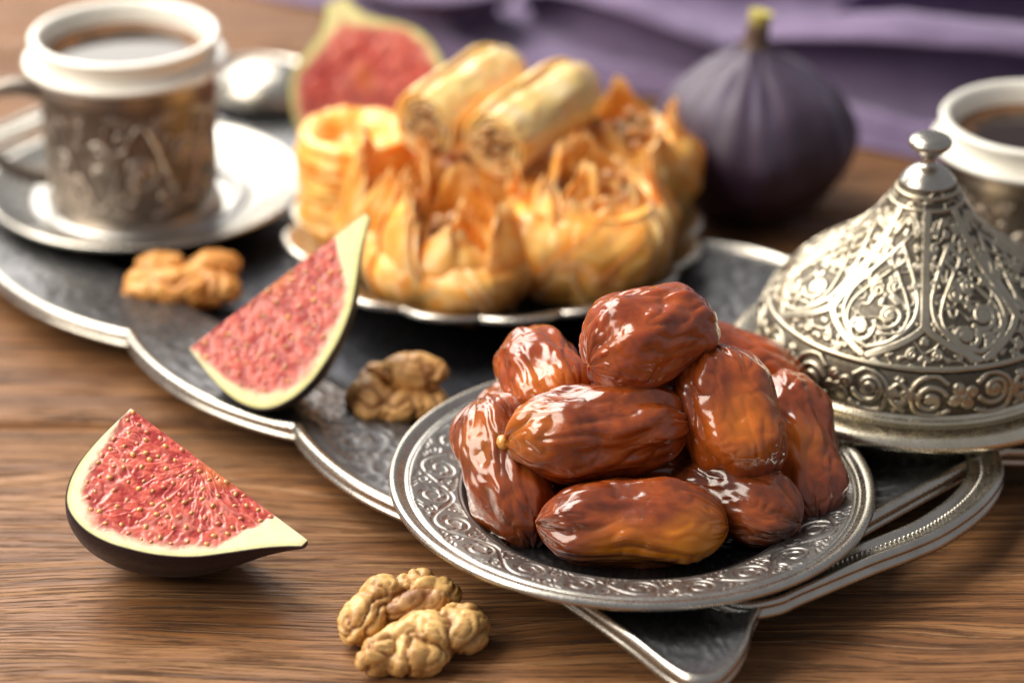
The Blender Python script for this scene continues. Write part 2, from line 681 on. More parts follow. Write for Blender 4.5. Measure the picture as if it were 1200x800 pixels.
# ------------------------------------------------------------------ table
table = bpy.data.objects.new('table', None)
table['_loc'] = [0, 0, 0]
table['kind'] = 'structure'
sc.collection.objects.link(table)
edges = [15.9, 30.3, 44.7, 59.1 - .3, 73.3, 87.8, 102.2, 116.7, 131.2, 145.8, 160.2]
for i in range(len(edges) - 1):
    y0, y1 = edges[i] + .09, edges[i + 1] - .09
    bev = .28
    pr = [(y0, -2.2), (y0, -bev), (y0 + bev * .35, -bev * .35), (y0 + bev, 0)]
    pr += [(y, 0) for y in np.linspace(y0 + bev, y1 - bev, 6)[1:-1]]
    pr += [(y1 - bev, 0), (y1 - bev * .35, -bev * .35), (y1, -bev), (y1, -2.2)]
    xs = np.linspace(-75, 75, 40)
    G = np.array([[(x, y, z) for y, z in pr] for x in xs])
    base = np.array([0, (y0 + y1) / 2, 0])
    o = MB().grid(G, cv=True).build('plank', WOOD, table)
    me = o.data
    co = np.empty(len(me.vertices) * 3, np.float32)
    me.vertices.foreach_get('co', co)

# ------------------------------------------------------------------ tray
TO = np.array([4.4, 58.0])
TA = norm([-.68, .73])
TB = np.array([TA[1], -TA[0]])


def tw(a, b, z):
    a, b, z = np.broadcast_arrays(np.asarray(a, float), np.asarray(b, float), np.asarray(z, float))
    return np.stack([TO[0] + a * TA[0] + b * TB[0], TO[1] + a * TA[1] + b * TB[1], z], -1)


TL = 40.7


def scallop(a0, a1, b0, out, n=30):
    t = np.linspace(0, 1, n)
    bul = np.sin(math.pi * t) ** .8
    return [(a0 + (a1 - a0) * x, b0 + out * y) for x, y in zip(t, bul)]


seg = []
corner = catmull([(1.25, 3.75), (.85, 3.0), (.25, 2.1), (-.15, 1.2), (-.28, .45), (.1, -.05), (.9, -.08), (2.6, .2), (4.7, .42), (6.8, .55), (8.6, .95)], 90)
seg.append([tuple(p) for p in corner])
for k in range(3):
    seg.append(scallop(8.6 + 7.85 * k, 8.6 + 7.85 * (k + 1), .95, -.85, 60))
far1 = [(TL - a, b) for a, b in corner[::-1]]
seg.append(far1)
seg.append([(TL - 2.2, 4.6), (TL - 2.2, 8.9), (TL - 2.2, 13.2)])
corner_b = catmull([(2.05, 14.35), (1.4, 15.0), (.6, 15.9), (.2, 16.9), (.25, 17.8), (.9, 18.35), (2.6, 18.7), (4.7, 18.9), (7.5, 18.6), (10.4, 17.2)], 90)
seg.append([tuple(q_) for q_ in catmull([(TL - 2.05, 14.35), (TL - 1.5, 14.9), (TL - .9, 15.6), (TL - .75, 16.5), (TL - 1.1, 17.6), (TL - 2.1, 18.5), (TL - 3.6, 18.9), (TL - 5.2, 18.5), (33.6, 17.2)], 90)])
seg.append(scallop(33.6, 25.9, 17.2, 1.9, 60))
seg.append(scallop(25.9, 18.2, 17.2, 1.9, 60))
seg.append(scallop(18.2, 10.4, 17.2, 2.1, 60))
seg.append([tuple(p) for p in corner_b[::-1]])
seg.append([(2.2, 13.4), (2.1, 8.9), (2.0, 4.6)])
out_pts = [p for s_ in seg for p in s_]
OUT = resample(np.array(out_pts + out_pts[:1]), 1100, True)


def well_proj(P, a0=4.9, a1=35.8, b0=3.9, b1=14.1, r=2.6):
    core = np.stack([np.clip(P[:, 0], a0 + r, a1 - r), np.clip(P[:, 1], b0 + r, b1 - r)], 1)
    d = P - core
    return core + d / np.linalg.norm(d, axis=1)[:, None] * r


WELL = well_proj(OUT)
DIR = WELL - OUT
DLEN = np.linalg.norm(DIR, axis=1)[:, None]
DIR = DIR / DLEN
# (inset, z): under side first, then over the rim and in across the flange
rim = [(1.9, .02), (1.5, .10), (1.0, .34), (.55, .62), (.30, .76), (.16, .80), (.06, .84), (.03, .90), (.08, .96), (.16, 1.00), (.12, 1.05),
       (.03, 1.10), (-.03, 1.18), (-.02, 1.27), (.05, 1.35), (.14, 1.38), (.23, 1.36), (.30, 1.29), (.36, 1.21)]
rings_xy, rings_z, rings_m, frac = [], [], [], []
for ins, z in rim:
    rings_xy.append(OUT + DIR * ins)
    rings_z.append(np.full(len(OUT), z))
BED = .42
tvine = vine_tile(3.4, 1.7)
arc = np.concatenate([[0], np.cumsum(np.linalg.norm(np.diff(OUT, axis=0), axis=1))])
nper = round(arc[-1] / 3.4)
uu = arc / (arc[-1] + .12) * nper
nfl = 44


def damask(xy, seed=3):
    P_ = np.concatenate([xy * .75, np.zeros(xy.shape[:-1] + (1,))], -1)
    w_ = np.stack([pn(P_ * 1.3, seed + 1), pn(P_ * 1.3, seed + 2), 0 * P_[..., 0]], -1)
    a_ = np.abs(pn(P_ * 1.2 + .7 * w_, seed))
    b_ = np.abs(pn(P_ * 2.4 + .9 * w_, seed + 5))
    return np.maximum(sstep(.16, .03, a_), .7 * sstep(.15, .03, b_))


fl_mark = []
for k in range(nfl):
    t = (k + 1) / nfl
    d = .36 + (DLEN[:, 0] - .36) * t
    z = 1.21 - .34 * t + .0 * d
    h = tvine.sample(uu, np.full(len(uu), np.clip((t - .08) / .8, 0, 1))) if .08 < t < .88 else np.zeros(len(uu))
    h = np.maximum(h, .8 * damask(OUT + DIR * d[:, None]) * sstep(2.6, 4.0, DLEN[:, 0]) * sstep(.04, .1, t))
    rings_xy.append(OUT + DIR * d[:, None])
    rings_z.append(z + h * .035)
    fl_mark.append(np.where((t > .08) & (t < .88), (1 - np.clip(h * 1.6, 0, 1)) * .55 + .12, .3) * np.ones(len(uu)))
for ins, z in ((.12, .84), (.25, .70), (.38, .54), (.55, .45), (.8, BED)):
    rings_xy.append(WELL + DIR * ins)
    rings_z.append(np.full(len(OUT), z))
ctr = np.stack([np.clip(WELL[:, 0], 10.5, 30.2), np.full(len(OUT), 9.0)], 1)
W2_ = WELL + DIR * .8
bed_mark = []
for t in np.linspace(0, 1, 40)[1:]:
    q_ = W2_ + (ctr - W2_) * t
    h = damask(q_) * sstep(0, .1, t)
    rings_xy.append(q_)
    rings_z.append(BED - .012 * (1 - h))
    bed_mark.append(.35 + .4 * (1 - h))
XY, Z = np.array(rings_xy), np.array(rings_z)
G = tw(XY[..., 0], XY[..., 1], Z).transpose(1, 0, 2)
mark = np.zeros(XY.shape[:2])
mark[:len(rim)] = 0
mark[len(rim):len(rim) + nfl] = np.array(fl_mark)
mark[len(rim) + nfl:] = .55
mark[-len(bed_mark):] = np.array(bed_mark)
tray_loc = tw(20.35, 8.9, 0.0)
tray = thing('serving_tray', 'long scalloped dark silver tray with engraved border, lying diagonally under the plates', 'tray', tray_loc)
nb = len(rim)
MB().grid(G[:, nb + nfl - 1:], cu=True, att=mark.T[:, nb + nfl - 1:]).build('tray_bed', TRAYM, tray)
MB().grid(G[:, nb - 1:nb + nfl], cu=True, att=mark.T[:, nb - 1:nb + nfl]).build('engraved_border', BORDER, tray)
MB().grid(G[:, :nb], cu=True).build('rim', RIM, tray)
# looped handles at both ends
for mirror in (False, True):
    path = catmull([(2.4, 2.9), (1.45, 3.2), (.98, 4.0), (.88, 4.9), (.62, 7.1), (.38, 8.6), (.30, 9.8), (.48, 11.4), (.95, 12.8), (1.6, 13.7), (2.6, 14.5)], 160)
    T = np.gradient(path, axis=0)
    T /= np.linalg.norm(T, axis=1)[:, None]
    N = np.stack([T[:, 1], -T[:, 0]], 1)
    if N[80, 0] < 0:
        N = -N
    sec = [(-.02, .95), (-.05, 1.05), (-.02, 1.15), (.06, 1.20), (.03, 1.26), (-.04, 1.33), (-.02, 1.42), (.07, 1.48), (.16, 1.46), (.20, 1.38), (.25, 1.35),
           (.40, 1.33), (.56, 1.35), (.61, 1.40), (.68, 1.38), (.70, 1.28), (.62, 1.12), (.35, .98), (.1, .92)]
    G = np.array([[(*(p + n * q * 1.35), z) for q, z in sec] for p, n in zip(path, N)])
    if mirror:
        G[..., 0] = TL - G[..., 0]
    Gw = tw(G[..., 0], G[..., 1], G[..., 2])
    hnd = MB().grid(Gw, cv=True).build('handle', RIM, tray)
    mb = MB()
    pb = resample(path[8:-8], 74)
    Tb = np.gradient(pb, axis=0)
    Tb /= np.linalg.norm(Tb, axis=1)[:, None]
    for p, t in zip(pb, Tb):
        n = np.array([t[1], -t[0]])
        if n[0] < 0:
            n = -n
        q = p + n * .54
        if mirror:
            q = np.array([TL - q[0], q[1]])
        e = ellipsoid(tw(q[0], q[1], 1.335), (.055, .055, .05), 8, 6)
        mb.grid(e, cu=True)
    bd = mb.build('beading', RIM, hnd)
    bd['kind'] = 'stuff'
    bd['_loc'] = [0, 0, 0]


# ------------------------------------------------------------------ plates and saucers
def round_plate(name, label, c, prof, n, relief=None, mats=(SILVER, RIM), rim_from=None, group=None, tilt=(0, 0), cat='plate'):
    """prof: list of (r,z) from under-side centre, over the rim, to the centre of the top"""
    t = thing(name, label, cat, c, group)
    return t


def tilt_about(G, c, ax, ay):
    """small rotations about x and y through c"""
    P = G - np.asarray(c)
    cx_, sx_ = math.cos(ax), math.sin(ax)
    cy_, sy_ = math.cos(ay), math.sin(ay)
    Rx = np.array([[1, 0, 0], [0, cx_, -sx_], [0, sx_, cx_]])
    Ry = np.array([[cy_, 0, sy_], [0, 1, 0], [-sy_, 0, cy_]])
    return P @ (Ry @ Rx).T + np.asarray(c)


# dates plate
PC = np.array([3.15, 66.75, BED + .01])
dplate = thing('engraved_plate', 'round silver plate with engraved scroll rim, holding the pile of glossy dates', 'plate', PC)
TILT = (R(0.0), R(1.2))
under = catmull([(0.02, .12), (3.0, .10), (3.6, .0), (4.2, .12), (4.9, .55), (5.7, 1.05), (6.2, 1.26), (6.38, 1.34)], 60)
bead = catmull([(6.38, 1.34), (6.46, 1.40), (6.47, 1.48), (6.42, 1.56), (6.33, 1.58), (6.22, 1.55), (6.14, 1.48), (6.08, 1.43), (6.02, 1.42), (5.95, 1.44)], 40)
G = tilt_about(lathe(np.concatenate([under, bead[1:]]), 360, PC), PC, *TILT)
MB().grid(G, cu=True, flip=True).build('rim', RIM, dplate)
fl = np.stack([np.linspace(5.95, 4.52, 56), 1.44 - .30 * np.linspace(0, 1, 56) ** 1.1], 1)
pv = vine_tile(3.35, 1.42, 340, 144, 1.05)
nth = 1500
th = np.arange(nth) / nth
vv = np.linspace(0, 1, 56)
H_ = pv.sample(th[:, None] * 11 + 0 * vv[None, :], np.clip((vv[None, :] - .06) / .86, 0, 1) + 0 * th[:, None])
H_ = H_ * ((vv > .06) & (vv < .92))[None, :]
edge = np.where((vv < .05) | (vv > .945), 1.0, 0.0)[None, :]
H_ = np.maximum(H_, edge * .6)
nz = .08 * fbm(np.stack(np.broadcast_arrays(th[:, None] * 60, vv[None] * 6, 0 * vv[None]), -1), 2, 5)
G = tilt_about(lathe(fl, nth, PC, disp=-(H_ + nz) * .028), PC, *TILT)
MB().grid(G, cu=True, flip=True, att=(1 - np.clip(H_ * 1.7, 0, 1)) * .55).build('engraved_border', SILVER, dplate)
wl = catmull([(4.52, 1.14), (4.46, 1.11), (4.40, 1.0), (4.32, .72), (4.2, .52), (3.7, .44), (2.5, .42), (0.02, .42)], 50)
G = tilt_about(lathe(wl, 240, PC), PC, *TILT)
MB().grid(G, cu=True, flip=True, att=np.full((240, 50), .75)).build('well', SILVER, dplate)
WELLZ = BED + .44

# pastry plate with a scalloped edge
BC = np.array([-.55, 82.6, BED + .01])
bplate = thing('scalloped_plate', 'silver plate with scalloped wavy edge and dark centre under the pastries', 'plate', BC)
pr = catmull([(0.02, .12), (3.2, .10), (3.6, 0.0), (4.1, .12), (5.2, .70), (6.1, 1.16), (6.4, 1.30), (6.50, 1.40), (6.45, 1.50), (6.32, 1.51), (6.1, 1.43), (5.4, 1.08), (5.0, .86)], 70)
n = 640
th = np.linspace(0, 2 * math.pi, n, endpoint=False)
G = lathe(pr, n, (0, 0, 0))
lob = np.abs(np.sin(8 * th + .5)) ** .75
rr = np.hypot(G[..., 0], G[..., 1])
k = sstep(3.9, 6.4, rr)
sc_r = 1 + k * (.075 * (lob[:, None] - .55))
G[..., 0] *= sc_r
G[..., 1] *= sc_r
G[..., 2] += k * (.14 * (lob[:, None] - .5))
MB().grid(G + BC, cu=True, flip=True).build('rim', RIM, bplate)
w2 = catmull([(5.0, .86), (4.8, .76), (4.6, .55), (4.2, .40), (3.0, .36), (.02, .36)], 40)
G = lathe(w2, n, (0, 0, 0))
rr = np.hypot(G[..., 0], G[..., 1])
k = sstep(3.9, 6.4, rr)
sc_r = 1 + k * (.075 * (lob[:, None] - .55))
G[..., 0] *= sc_r
G[..., 1] *= sc_r
G[..., 2] += k * (.14 * (lob[:, None] - .5))
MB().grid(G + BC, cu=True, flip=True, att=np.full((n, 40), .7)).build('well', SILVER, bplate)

# saucer under the coffee cup
SC_ = np.array([-12.1, 87.0, BED + .01])
saucer = thing('saucer', 'round bright silver saucer with a sunken ring under the coffee cup', 'saucer', SC_)
pr = catmull([(0.02, .1), (2.6, .1), (3.0, 0), (3.6, .15), (4.6, .7), (5.1, 1.0), (5.22, 1.08), (5.22, 1.17), (5.12, 1.20), (5.0, 1.16), (4.4, .92), (3.7, .68)], 90)
MB().grid(lathe(pr, 240, SC_), cu=True, flip=True).build('rim', RIM, saucer)
pr = catmull([(3.7, .68), (3.5, .66), (3.36, .74), (3.2, .76), (3.06, .66), (2.95, .5), (2.6, .42), (.02, .42)], 60)
MB().grid(lathe(pr, 240, SC_), cu=True, flip=True, att=np.zeros((240, 60))).build('well', SAUCER, saucer)


# ------------------------------------------------------------------ coffee cups
def cup(c, label, handle_dir, seed):
    c = np.asarray(c, float)
    t = thing('coffee_cup', label, 'cup', c, 'coffee cups')
    pr = catmull([(.02, .05), (2.3, .05), (2.75, 0), (2.9, .10), (2.88, .22), (2.72, .32), (2.66, .5), (2.70, 1.4), (2.72, 2.6), (2.76, 3.8), (2.86, 4.65), (2.92, 4.9), (2.94, 5.02), (2.86, 5.06), (2.6, 5.02)], 150)
    vt = vine_tile(2.9, 3.6, 256, 256)
    n = 720
    z = pr[:, 1]
    th = np.arange(n) / n
    v = np.clip((z - .55) / 3.9, 0, 1)
    H = vt.sample(th[:, None] * 6 + 0 * v[None], v[None] + 0 * th[:, None]) * ((z > .55) & (z < 4.5) & (pr[:, 0] > 2.5))[None]
    mk_ = np.where(((z > .55) & (z < 4.5) & (pr[:, 0] > 2.5))[None], (1 - np.clip(H * 1.5, 0, 1)) * .6, .15)
    hol = MB().grid(lathe(pr, n, c, disp=H * .09), cu=True, att=mk_).build('holder', DARKMETAL, t)
    # porcelain liner: flange resting on the holder, collar, lip, inside
    pp = catmull([(2.62, 5.00), (3.05, 5.05), (3.22, 5.14), (3.28, 5.25), (3.20, 5.34), (3.0, 5.34), (2.86, 5.37), (2.81, 5.46), (2.84, 5.62), (2.95, 5.82), (3.04, 5.98), (3.04, 6.06),
                  (2.95, 6.12), (2.78, 6.10), (2.66, 5.9), (2.58, 5.5), (2.5, 4.8), (2.3, 3.0)], 120)
    MB().grid(lathe(pp, 200, c), cu=True).build('porcelain_liner', PORCELAIN, t)
    r = np.concatenate([np.linspace(.02, 2.35, 10), [2.45, 2.56]])
    zz = np.concatenate([np.full(10, 5.40), [5.41, 5.46]])
    GC = lathe(np.stack([r, zz], 1), 96, c)
    fo = sstep(1.75, 2.4, np.hypot(GC[..., 0] - c[0], GC[..., 1] - c[1]) + .25 * fbm(GC * 1.3, 3, seed))
    cc = np.array([.016, .007, .004]) + (np.array([.20, .085, .028]) - np.array([.016, .007, .004])) * (fo * .8)[..., None]
    MB().grid(GC, cu=True, col=cc).build('coffee', COFFEE, t)
    d = np.array([math.cos(handle_dir), math.sin(handle_dir), 0])
    up = np.array([0, 0, 1.0])
    pts = [c + d * x + up * z for x, z in ((2.6, 4.15), (3.2, 4.35), (4.0, 4.35), (4.8, 3.9), (5.0, 3.1), (4.7, 2.2), (4.0, 1.6), (3.3, 1.3), (2.6, 1.15))]
    p = catmull(pts, 60)
    MB().grid(tube(p, .24 + .08 * np.cos(np.linspace(0, 2 * math.pi, 60)), 14), cv=True, att=np.full((60, 14), .45)).build('handle', DARKMETAL, t)
    return t


cup((-12.4, 86.6, BED + .01 + .43), 'coffee cup in a dark metal holder on the silver saucer', R(186), 1)
cup((16.15, 81.7, 0.0), 'coffee cup partly hidden behind the engraved conical lid', R(20), 2)

# ------------------------------------------------------------------ spoon behind the cup
sp_c = np.array([-8.75, 95.2, 1.35])
spn = thing('spoon', 'rounded silver spoon bowl lying behind the coffee cup', 'spoon', sp_c)
a_ = np.linspace(0, 2 * math.pi, 48, endpoint=False)
q_ = np.linspace(.02, 1, 16)
egg = 1 + .12 * np.cos(a_)
ex, ey = norm([.94, -.30, 0]), norm([.30, .94, 0])
Xs = np.outer(2.0 * np.cos(a_) * egg, np.sin(q_ * math.pi / 2))
Ys = np.outer(1.45 * np.sin(a_), np.sin(q_ * math.pi / 2))
Zs = np.outer(np.ones(48), 1.15 * np.cos(q_ * math.pi / 2))
o = MB().grid(sp_c + Xs[..., None] * ex + Ys[..., None] * ey + Zs[..., None] * np.array([0, 0, 1.0]), cu=True).build('bowl', RIM, spn)
so_ = o.modifiers.new('thickness', 'SOLIDIFY')
so_.thickness = .001
hp = catmull([sp_c - ex * 1.9 + (0, 0, .1), sp_c - ex * 3.2 + (0, 0, .5), sp_c - ex * 4.4 + (0, 0, .45), sp_c - ex * 5.8 + (0, 0, .15)], 50)
G = tube(hp, np.interp(np.linspace(0, 1, 50), [0, .3, 1], [.32, .22, .42]), 12)
MB().grid(G, cv=True).build('handle', RIM, spn)

# ------------------------------------------------------------------ covered dish and its conical lid
LC = np.array([11.55, 73.45, BED + .01])
dish = thing('sweet_dish', 'shallow silver dish carrying the engraved conical lid', 'dish', LC)
pr = catmull([(.02, .1), (2.9, .1), (3.3, 0), (3.6, .1), (4.2, .5), (4.7, 1.0), (5.05, 1.36), (5.34, 1.44), (5.44, 1.55), (5.45, 1.68), (5.36, 1.80), (5.15, 1.87), (4.8, 1.88), (4.5, 1.82), (4.2, 1.5), (4.0, 1.1), (3.2, .5), (.02, .45)], 130)
MB().grid(lathe(pr, 300, LC), cu=True, flip=True).build('bowl', LIDRIM, dish)
LZ = LC + np.array([0, 0, 1.84])
LK = np.array([.915, .875])
lid = thing('conical_lid', 'pointed silver lid engraved with scrolls and flowers, topped by a small knob', 'lid', LZ)
low = catmull([(4.3, .0), (4.90, .0), (4.95, .05), (4.93, .12), (4.84, .18), (4.78, .28)], 30) * LK
MB().grid(lathe(low, 300, LZ), cu=True).build('foot_ring', LIDRIM, lid)
# flower band
band = catmull([(4.78, .28), (4.86, .5), (4.90, .9), (4.86, 1.3), (4.74, 1.62), (4.66, 1.72)], 70) * LK
bl = 1.40
BT = Tile(420, 170, lambda v: 3.55, bl)
fx, fy = 0.0, bl * .5
for a in range(4):
    an = a * math.pi / 2 + .5
    p = np.array([fx + .24 * math.cos(an), fy + .24 * math.sin(an)])
    BT.stroke([p, p + .04 * np.array([math.cos(an), math.sin(an)])], .20, .8, flat=True)
    BT.stroke([np.array([fx, fy]) + .30 * np.array([math.cos(an - .35), math.sin(an - .35)]), p], .05, 1.0)
BT.stroke([(fx, fy), (fx + .01, fy)], .11, 1.15)
for sg in (-1, 1):
    BT.stroke(spiral((fx + sg * .92, fy + sg * .12), .48, .10, math.pi * (1.0 if sg > 0 else 0.0) + .4, 1.45 * 1), .085)
    BT.stroke(spiral((fx + sg * .92, fy + sg * .12), .12, .02, 0, 1), .10)
    BT.stroke(catmull([(sg * .45, fy + .4), (sg * .8, fy + .62), (sg * 1.3, fy + .42), (sg * 1.6, fy - .2), (sg * 1.9, fy - .5)], 30), .085)
    BT.stroke(catmull([(sg * .4, fy - .45), (sg * .8, fy - .62), (sg * 1.3, fy - .5), (sg * 1.5, fy + .1), (sg * 1.87, fy + .45)], 30), .075)
    BT.stroke(spiral((sg * 1.55, fy), .20, .05, 0, 1.3), .07)
    for q in ((.62, .6), (.55, -.62), (1.2, .0), (1.72, .52), (1.72, -.28)):
        BT.stroke([(sg * q[0], fy + q[1] * .9), (sg * (q[0] + .12), fy + q[1] * .9 + .06)], .085, .8, taper=True)
nth = 1600
th = np.arange(nth) / nth
vv = np.linspace(0, 1, 70)
Hb = BT.sample(th[:, None] * 8 + .30 + 0 * vv[None], 0 * th[:, None] + vv[None]) * ((vv > .03) & (vv < .97))[None]
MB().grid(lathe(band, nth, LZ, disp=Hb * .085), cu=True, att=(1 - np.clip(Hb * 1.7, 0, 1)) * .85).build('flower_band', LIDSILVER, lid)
# dome with ogee outline
dome = catmull([(4.66, 1.72), (4.70, 1.80), (4.66, 1.88), (4.52, 2.05), (4.30, 2.36), (3.98, 2.74), (3.50, 3.16), (2.92, 3.58), (2.32, 4.05), (1.78, 4.58), (1.34, 5.15), (1.0, 5.7), (.84, 6.05)], 300) * LK
arcd = np.concatenate([[0], np.cumsum(np.linalg.norm(np.diff(dome, axis=0), axis=1))])
DL = arcd[-1]
NP = 8
rad_at = lambda v: float(np.interp(v * DL, arcd, dome[:, 0]))
DT = Tile(384, 640, lambda v: 2 * math.pi * rad_at(v) / NP, DL)


def wv(s):
    return 2 * math.pi * rad_at(s / DL) / NP


def dts(pts, w, h=1.0, **k):
    DT.stroke(pts, w * 1.15, h, **k)


# horizontal ring and panel ribs
for s0, w_ in ((.14, .07), (DL * .90, .06), (DL * .965, .06)):
    x = np.linspace(-.5, .5, 60) * wv(s0)
    dts(np.stack([x, np.full(60, s0)], 1), w_)
s_ = np.linspace(.35, DL * .88, 60)
for sg in (-1, 1):
    # main rib, splitting near the foot into a pointed arch
    edge_x = sg * np.array([.5 * wv(s) * (1 - .02) for s in s_])
    flare = np.where(s_ < 1.3, sg * -.5 * np.array([wv(s) for s in s_]) * (1 - (s_ - .35) / .95) ** 1.3 * .92, 0)
    dts(np.stack([edge_x + flare, s_], 1), .105, 1.0, flat=True)
    # inner pear-shaped frame
    dts(catmull([(0, .55), (sg * .55, .78), (sg * 1.0, 1.35), (sg * .98, 2.0), (sg * .70, 2.6), (sg * .36, 3.2), (0, 3.75)], 60), .075)
    # big S scroll
    dts(spiral((sg * .34, 1.28 + .25 * sg), .44, .08, math.pi * .5 * sg + 2.2, 1.5 * sg), .075)
    dts(spiral((sg * .34, 1.28 + .25 * sg), .12, .02, 0, 1), .11)
    dts(spiral((sg * .22, 2.35 + .12 * sg), .24, .05, math.pi * (1 + .5 * sg), -1.4 * sg), .06)
    dts(catmull([(sg * .2, .95), (sg * .75, 1.1), (sg * .85, 1.6), (sg * .6, 2.15), (sg * .1, 2.9)], 40), .055)
    dts(catmull([(0, 3.0), (sg * .2, 3.3), (sg * .12, 3.6)], 14), .05)
    # tendrils between frame and rib
    for y, r in ((.52, .17), (2.55, .16), (3.15, .14), (3.7, .12), (4.2, .10)):
        xx = sg * (.5 * wv(y) - r - .12)
        if y < 1:
            xx = sg * 1.25
        dts(spiral((xx, y), r, .03, 1.0 + y, 1.4 * sg), .05)
    for q in ((.95, .38), (1.45, .85), (.62, .42), (.3, .34), (1.52, .4)):
        dts([(sg * q[0], q[1]), (sg * (q[0] + .14), q[1] + .08)], .075, .8, taper=True)
    for y in np.arange(1.05, 4.4, .33):
        xx = sg * (.5 * wv(y) - .20)
        dts([(xx, y), (xx - sg * .10, y + .12)], .055, .75, taper=True)
for y, r in ((1.0, .08), (1.9, .10), (2.65, .07), (4.05, .10), (4.35, .08)):
    dts([(0, y), (.01, y + .05)], r, .9)
dts(catmull([(-.30, 4.0), (0, 4.5), (.30, 4.0)], 20), .05)
vv = arcd / DL
nth = 1800
th = np.arange(nth) / nth
Hd = DT.sample(th[:, None] * NP + .12 + 0 * vv[None], 0 * th[:, None] + vv[None])


def curls(prof_, seed):
    a_ = np.arange(nth) / nth * 2 * math.pi
    Pq = np.stack(np.broadcast_arrays(prof_[None, :, 0] * np.cos(a_)[:, None], prof_[None, :, 0] * np.sin(a_)[:, None], prof_[None, :, 1] + 0 * a_[:, None]), -1)
    w_ = np.stack([pn(Pq * 1.6, seed + 1), pn(Pq * 1.6, seed + 2), pn(Pq * 1.6, seed + 3)], -1)
    return sstep(.17, .06, np.abs(pn(Pq * 2.1 + .8 * w_, seed)))


Hd = np.maximum(Hd, .62 * curls(dome, 5) * (vv > .04)[None])
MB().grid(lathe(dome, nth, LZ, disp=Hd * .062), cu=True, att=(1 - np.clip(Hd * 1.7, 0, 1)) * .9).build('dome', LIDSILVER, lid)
fin = catmull([(.84, 6.05), (.86, 6.12), (.80, 6.22), (.66, 6.40), (.46, 6.56), (.30, 6.64), (.24, 6.72), (.22, 6.86), (.27, 6.98), (.42, 7.10), (.58, 7.24), (.66, 7.36), (.64, 7.48), (.50, 7.60), (.28, 7.67), (.02, 7.69)], 90) * LK
MB().grid(lathe(fin, 120, LZ), cu=True).build('knob', RIM, lid)


# ------------------------------------------------------------------ dates
def date(label, c, axis, roll, L, W, Hh, seed, tint=(.20, .042, .011), amber=None, bend=.12, wr=1.0, cap=None):
    c = np.asarray(c, float)
    e1, e2, e3 = frame_from(axis, roll=roll)
    nu, nv = 176, 128
    th = np.linspace(0, 2 * math.pi, nu, endpoint=False)
    t = -np.cos(np.linspace(0.02, math.pi - .02, nv))
    r = (1 - np.abs(t) ** 3.5) ** .55
    r = r * (1 + .07 * t * (1 if seed % 2 else -1))
    ct, st = np.cos(th)[:, None], np.sin(th)[:, None]
    tt = t[None, :] + 0 * ct
    U = np.stack([ct + 0 * tt, st + 0 * tt, tt], -1)
    A = U * np.array([1.0, 1.0, .9])
    big = fbm(A * 1.25, 2, seed)
    wq = U + .25 * np.stack([pn(U * 2.1, seed + 40), pn(U * 2.1, seed + 41), pn(U * 2.1, seed + 42)], -1)
    lon = np.abs(pn(wq * np.array([2.7, 2.7, 1.0]), seed + 7)) ** .65
    lon2 = np.abs(pn(wq * np.array([5.0, 5.0, 1.6]), seed + 17)) ** .8
    folds = np.abs(pn(wq * np.array([2.0, 2.0, 4.2]), seed + 27)) ** .7
    m1 = sstep(-.25, .35, pn(U * 1.1, seed + 5))
    endm = sstep(.45, .95, np.abs(tt))
    rad = r[None, :] * (1 + .165 * big)
    disp = wr * (.12 * (lon - .5) * (.30 + .7 * m1) + .03 * max(0, wr - .85) * (lon2 - .4) + .012 * (lon2 - .4) * m1 + .055 * (folds - .45) * (.15 + .9 * endm + .6 * (1 - m1)))
    hx = W / 2 * rad * ct
    hy = Hh / 2 * rad * st
    k = 1 + disp / (.5 * (W + Hh) / 2) * np.sqrt(np.clip(r, .02, 1))[None, :]
    hx, hy = hx * k, hy * k
    ax = L / 2 * tt * (1 + .03 * big) - .06 * wr * endm * np.sign(tt) * (1 - folds)
    off = bend * (1 - tt ** 2)
    G = c + ax[..., None] * e1 + hx[..., None] * e2 + (hy + off)[..., None] * e3
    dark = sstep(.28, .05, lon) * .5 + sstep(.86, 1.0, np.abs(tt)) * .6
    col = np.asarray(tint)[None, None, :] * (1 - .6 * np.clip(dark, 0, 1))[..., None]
    am = np.zeros(tt.shape) if amber is None else amber(G, tt, th[:, None] + 0 * tt)
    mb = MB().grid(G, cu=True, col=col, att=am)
    # close the two ends
    for j, flip in ((0, False), (nv - 1, True)):
        idx = np.arange(nu) * nv + j
        base = len(mb.V[0]) if False else None
        pts = G[:, j]
        cen = pts.mean(0) - e1 * .02 * (1 if j == 0 else -1)
        V = np.concatenate([pts, cen[None]])
        F = np.stack([np.arange(nu), (np.arange(nu) + 1) % nu, np.full(nu, nu)], 1)
        mb.add(V, F if not flip else F[:, ::-1], col[0, j], float(am[0, j]))
    grp = 'dates piled on the engraved plate'
    if cap is None:
        o = mb.build('date', DATE, None, c)
        return tag(o, label, 'date', grp)
    t_ = thing('date', label, 'date', c, grp)
    mb.build('flesh', DATE, t_)
    p = c + e1 * (-L / 2 - .02)
    b = MB()
    E_ = ellipsoid((0, 0, 0), (.20, .26, .24), 24, 16)
    E_ = E_ * (1 + .25 * fbm(E_ * 5, 2, 3))[..., None]
    b.grid(p + E_[..., 0:1] * e1 + E_[..., 1:2] * e2 + E_[..., 2:3] * e3, cu=True, col=np.broadcast_to([.55, .25, .05], E_.shape))
    b.build('stem_cap', SEED, t_)
    return t_


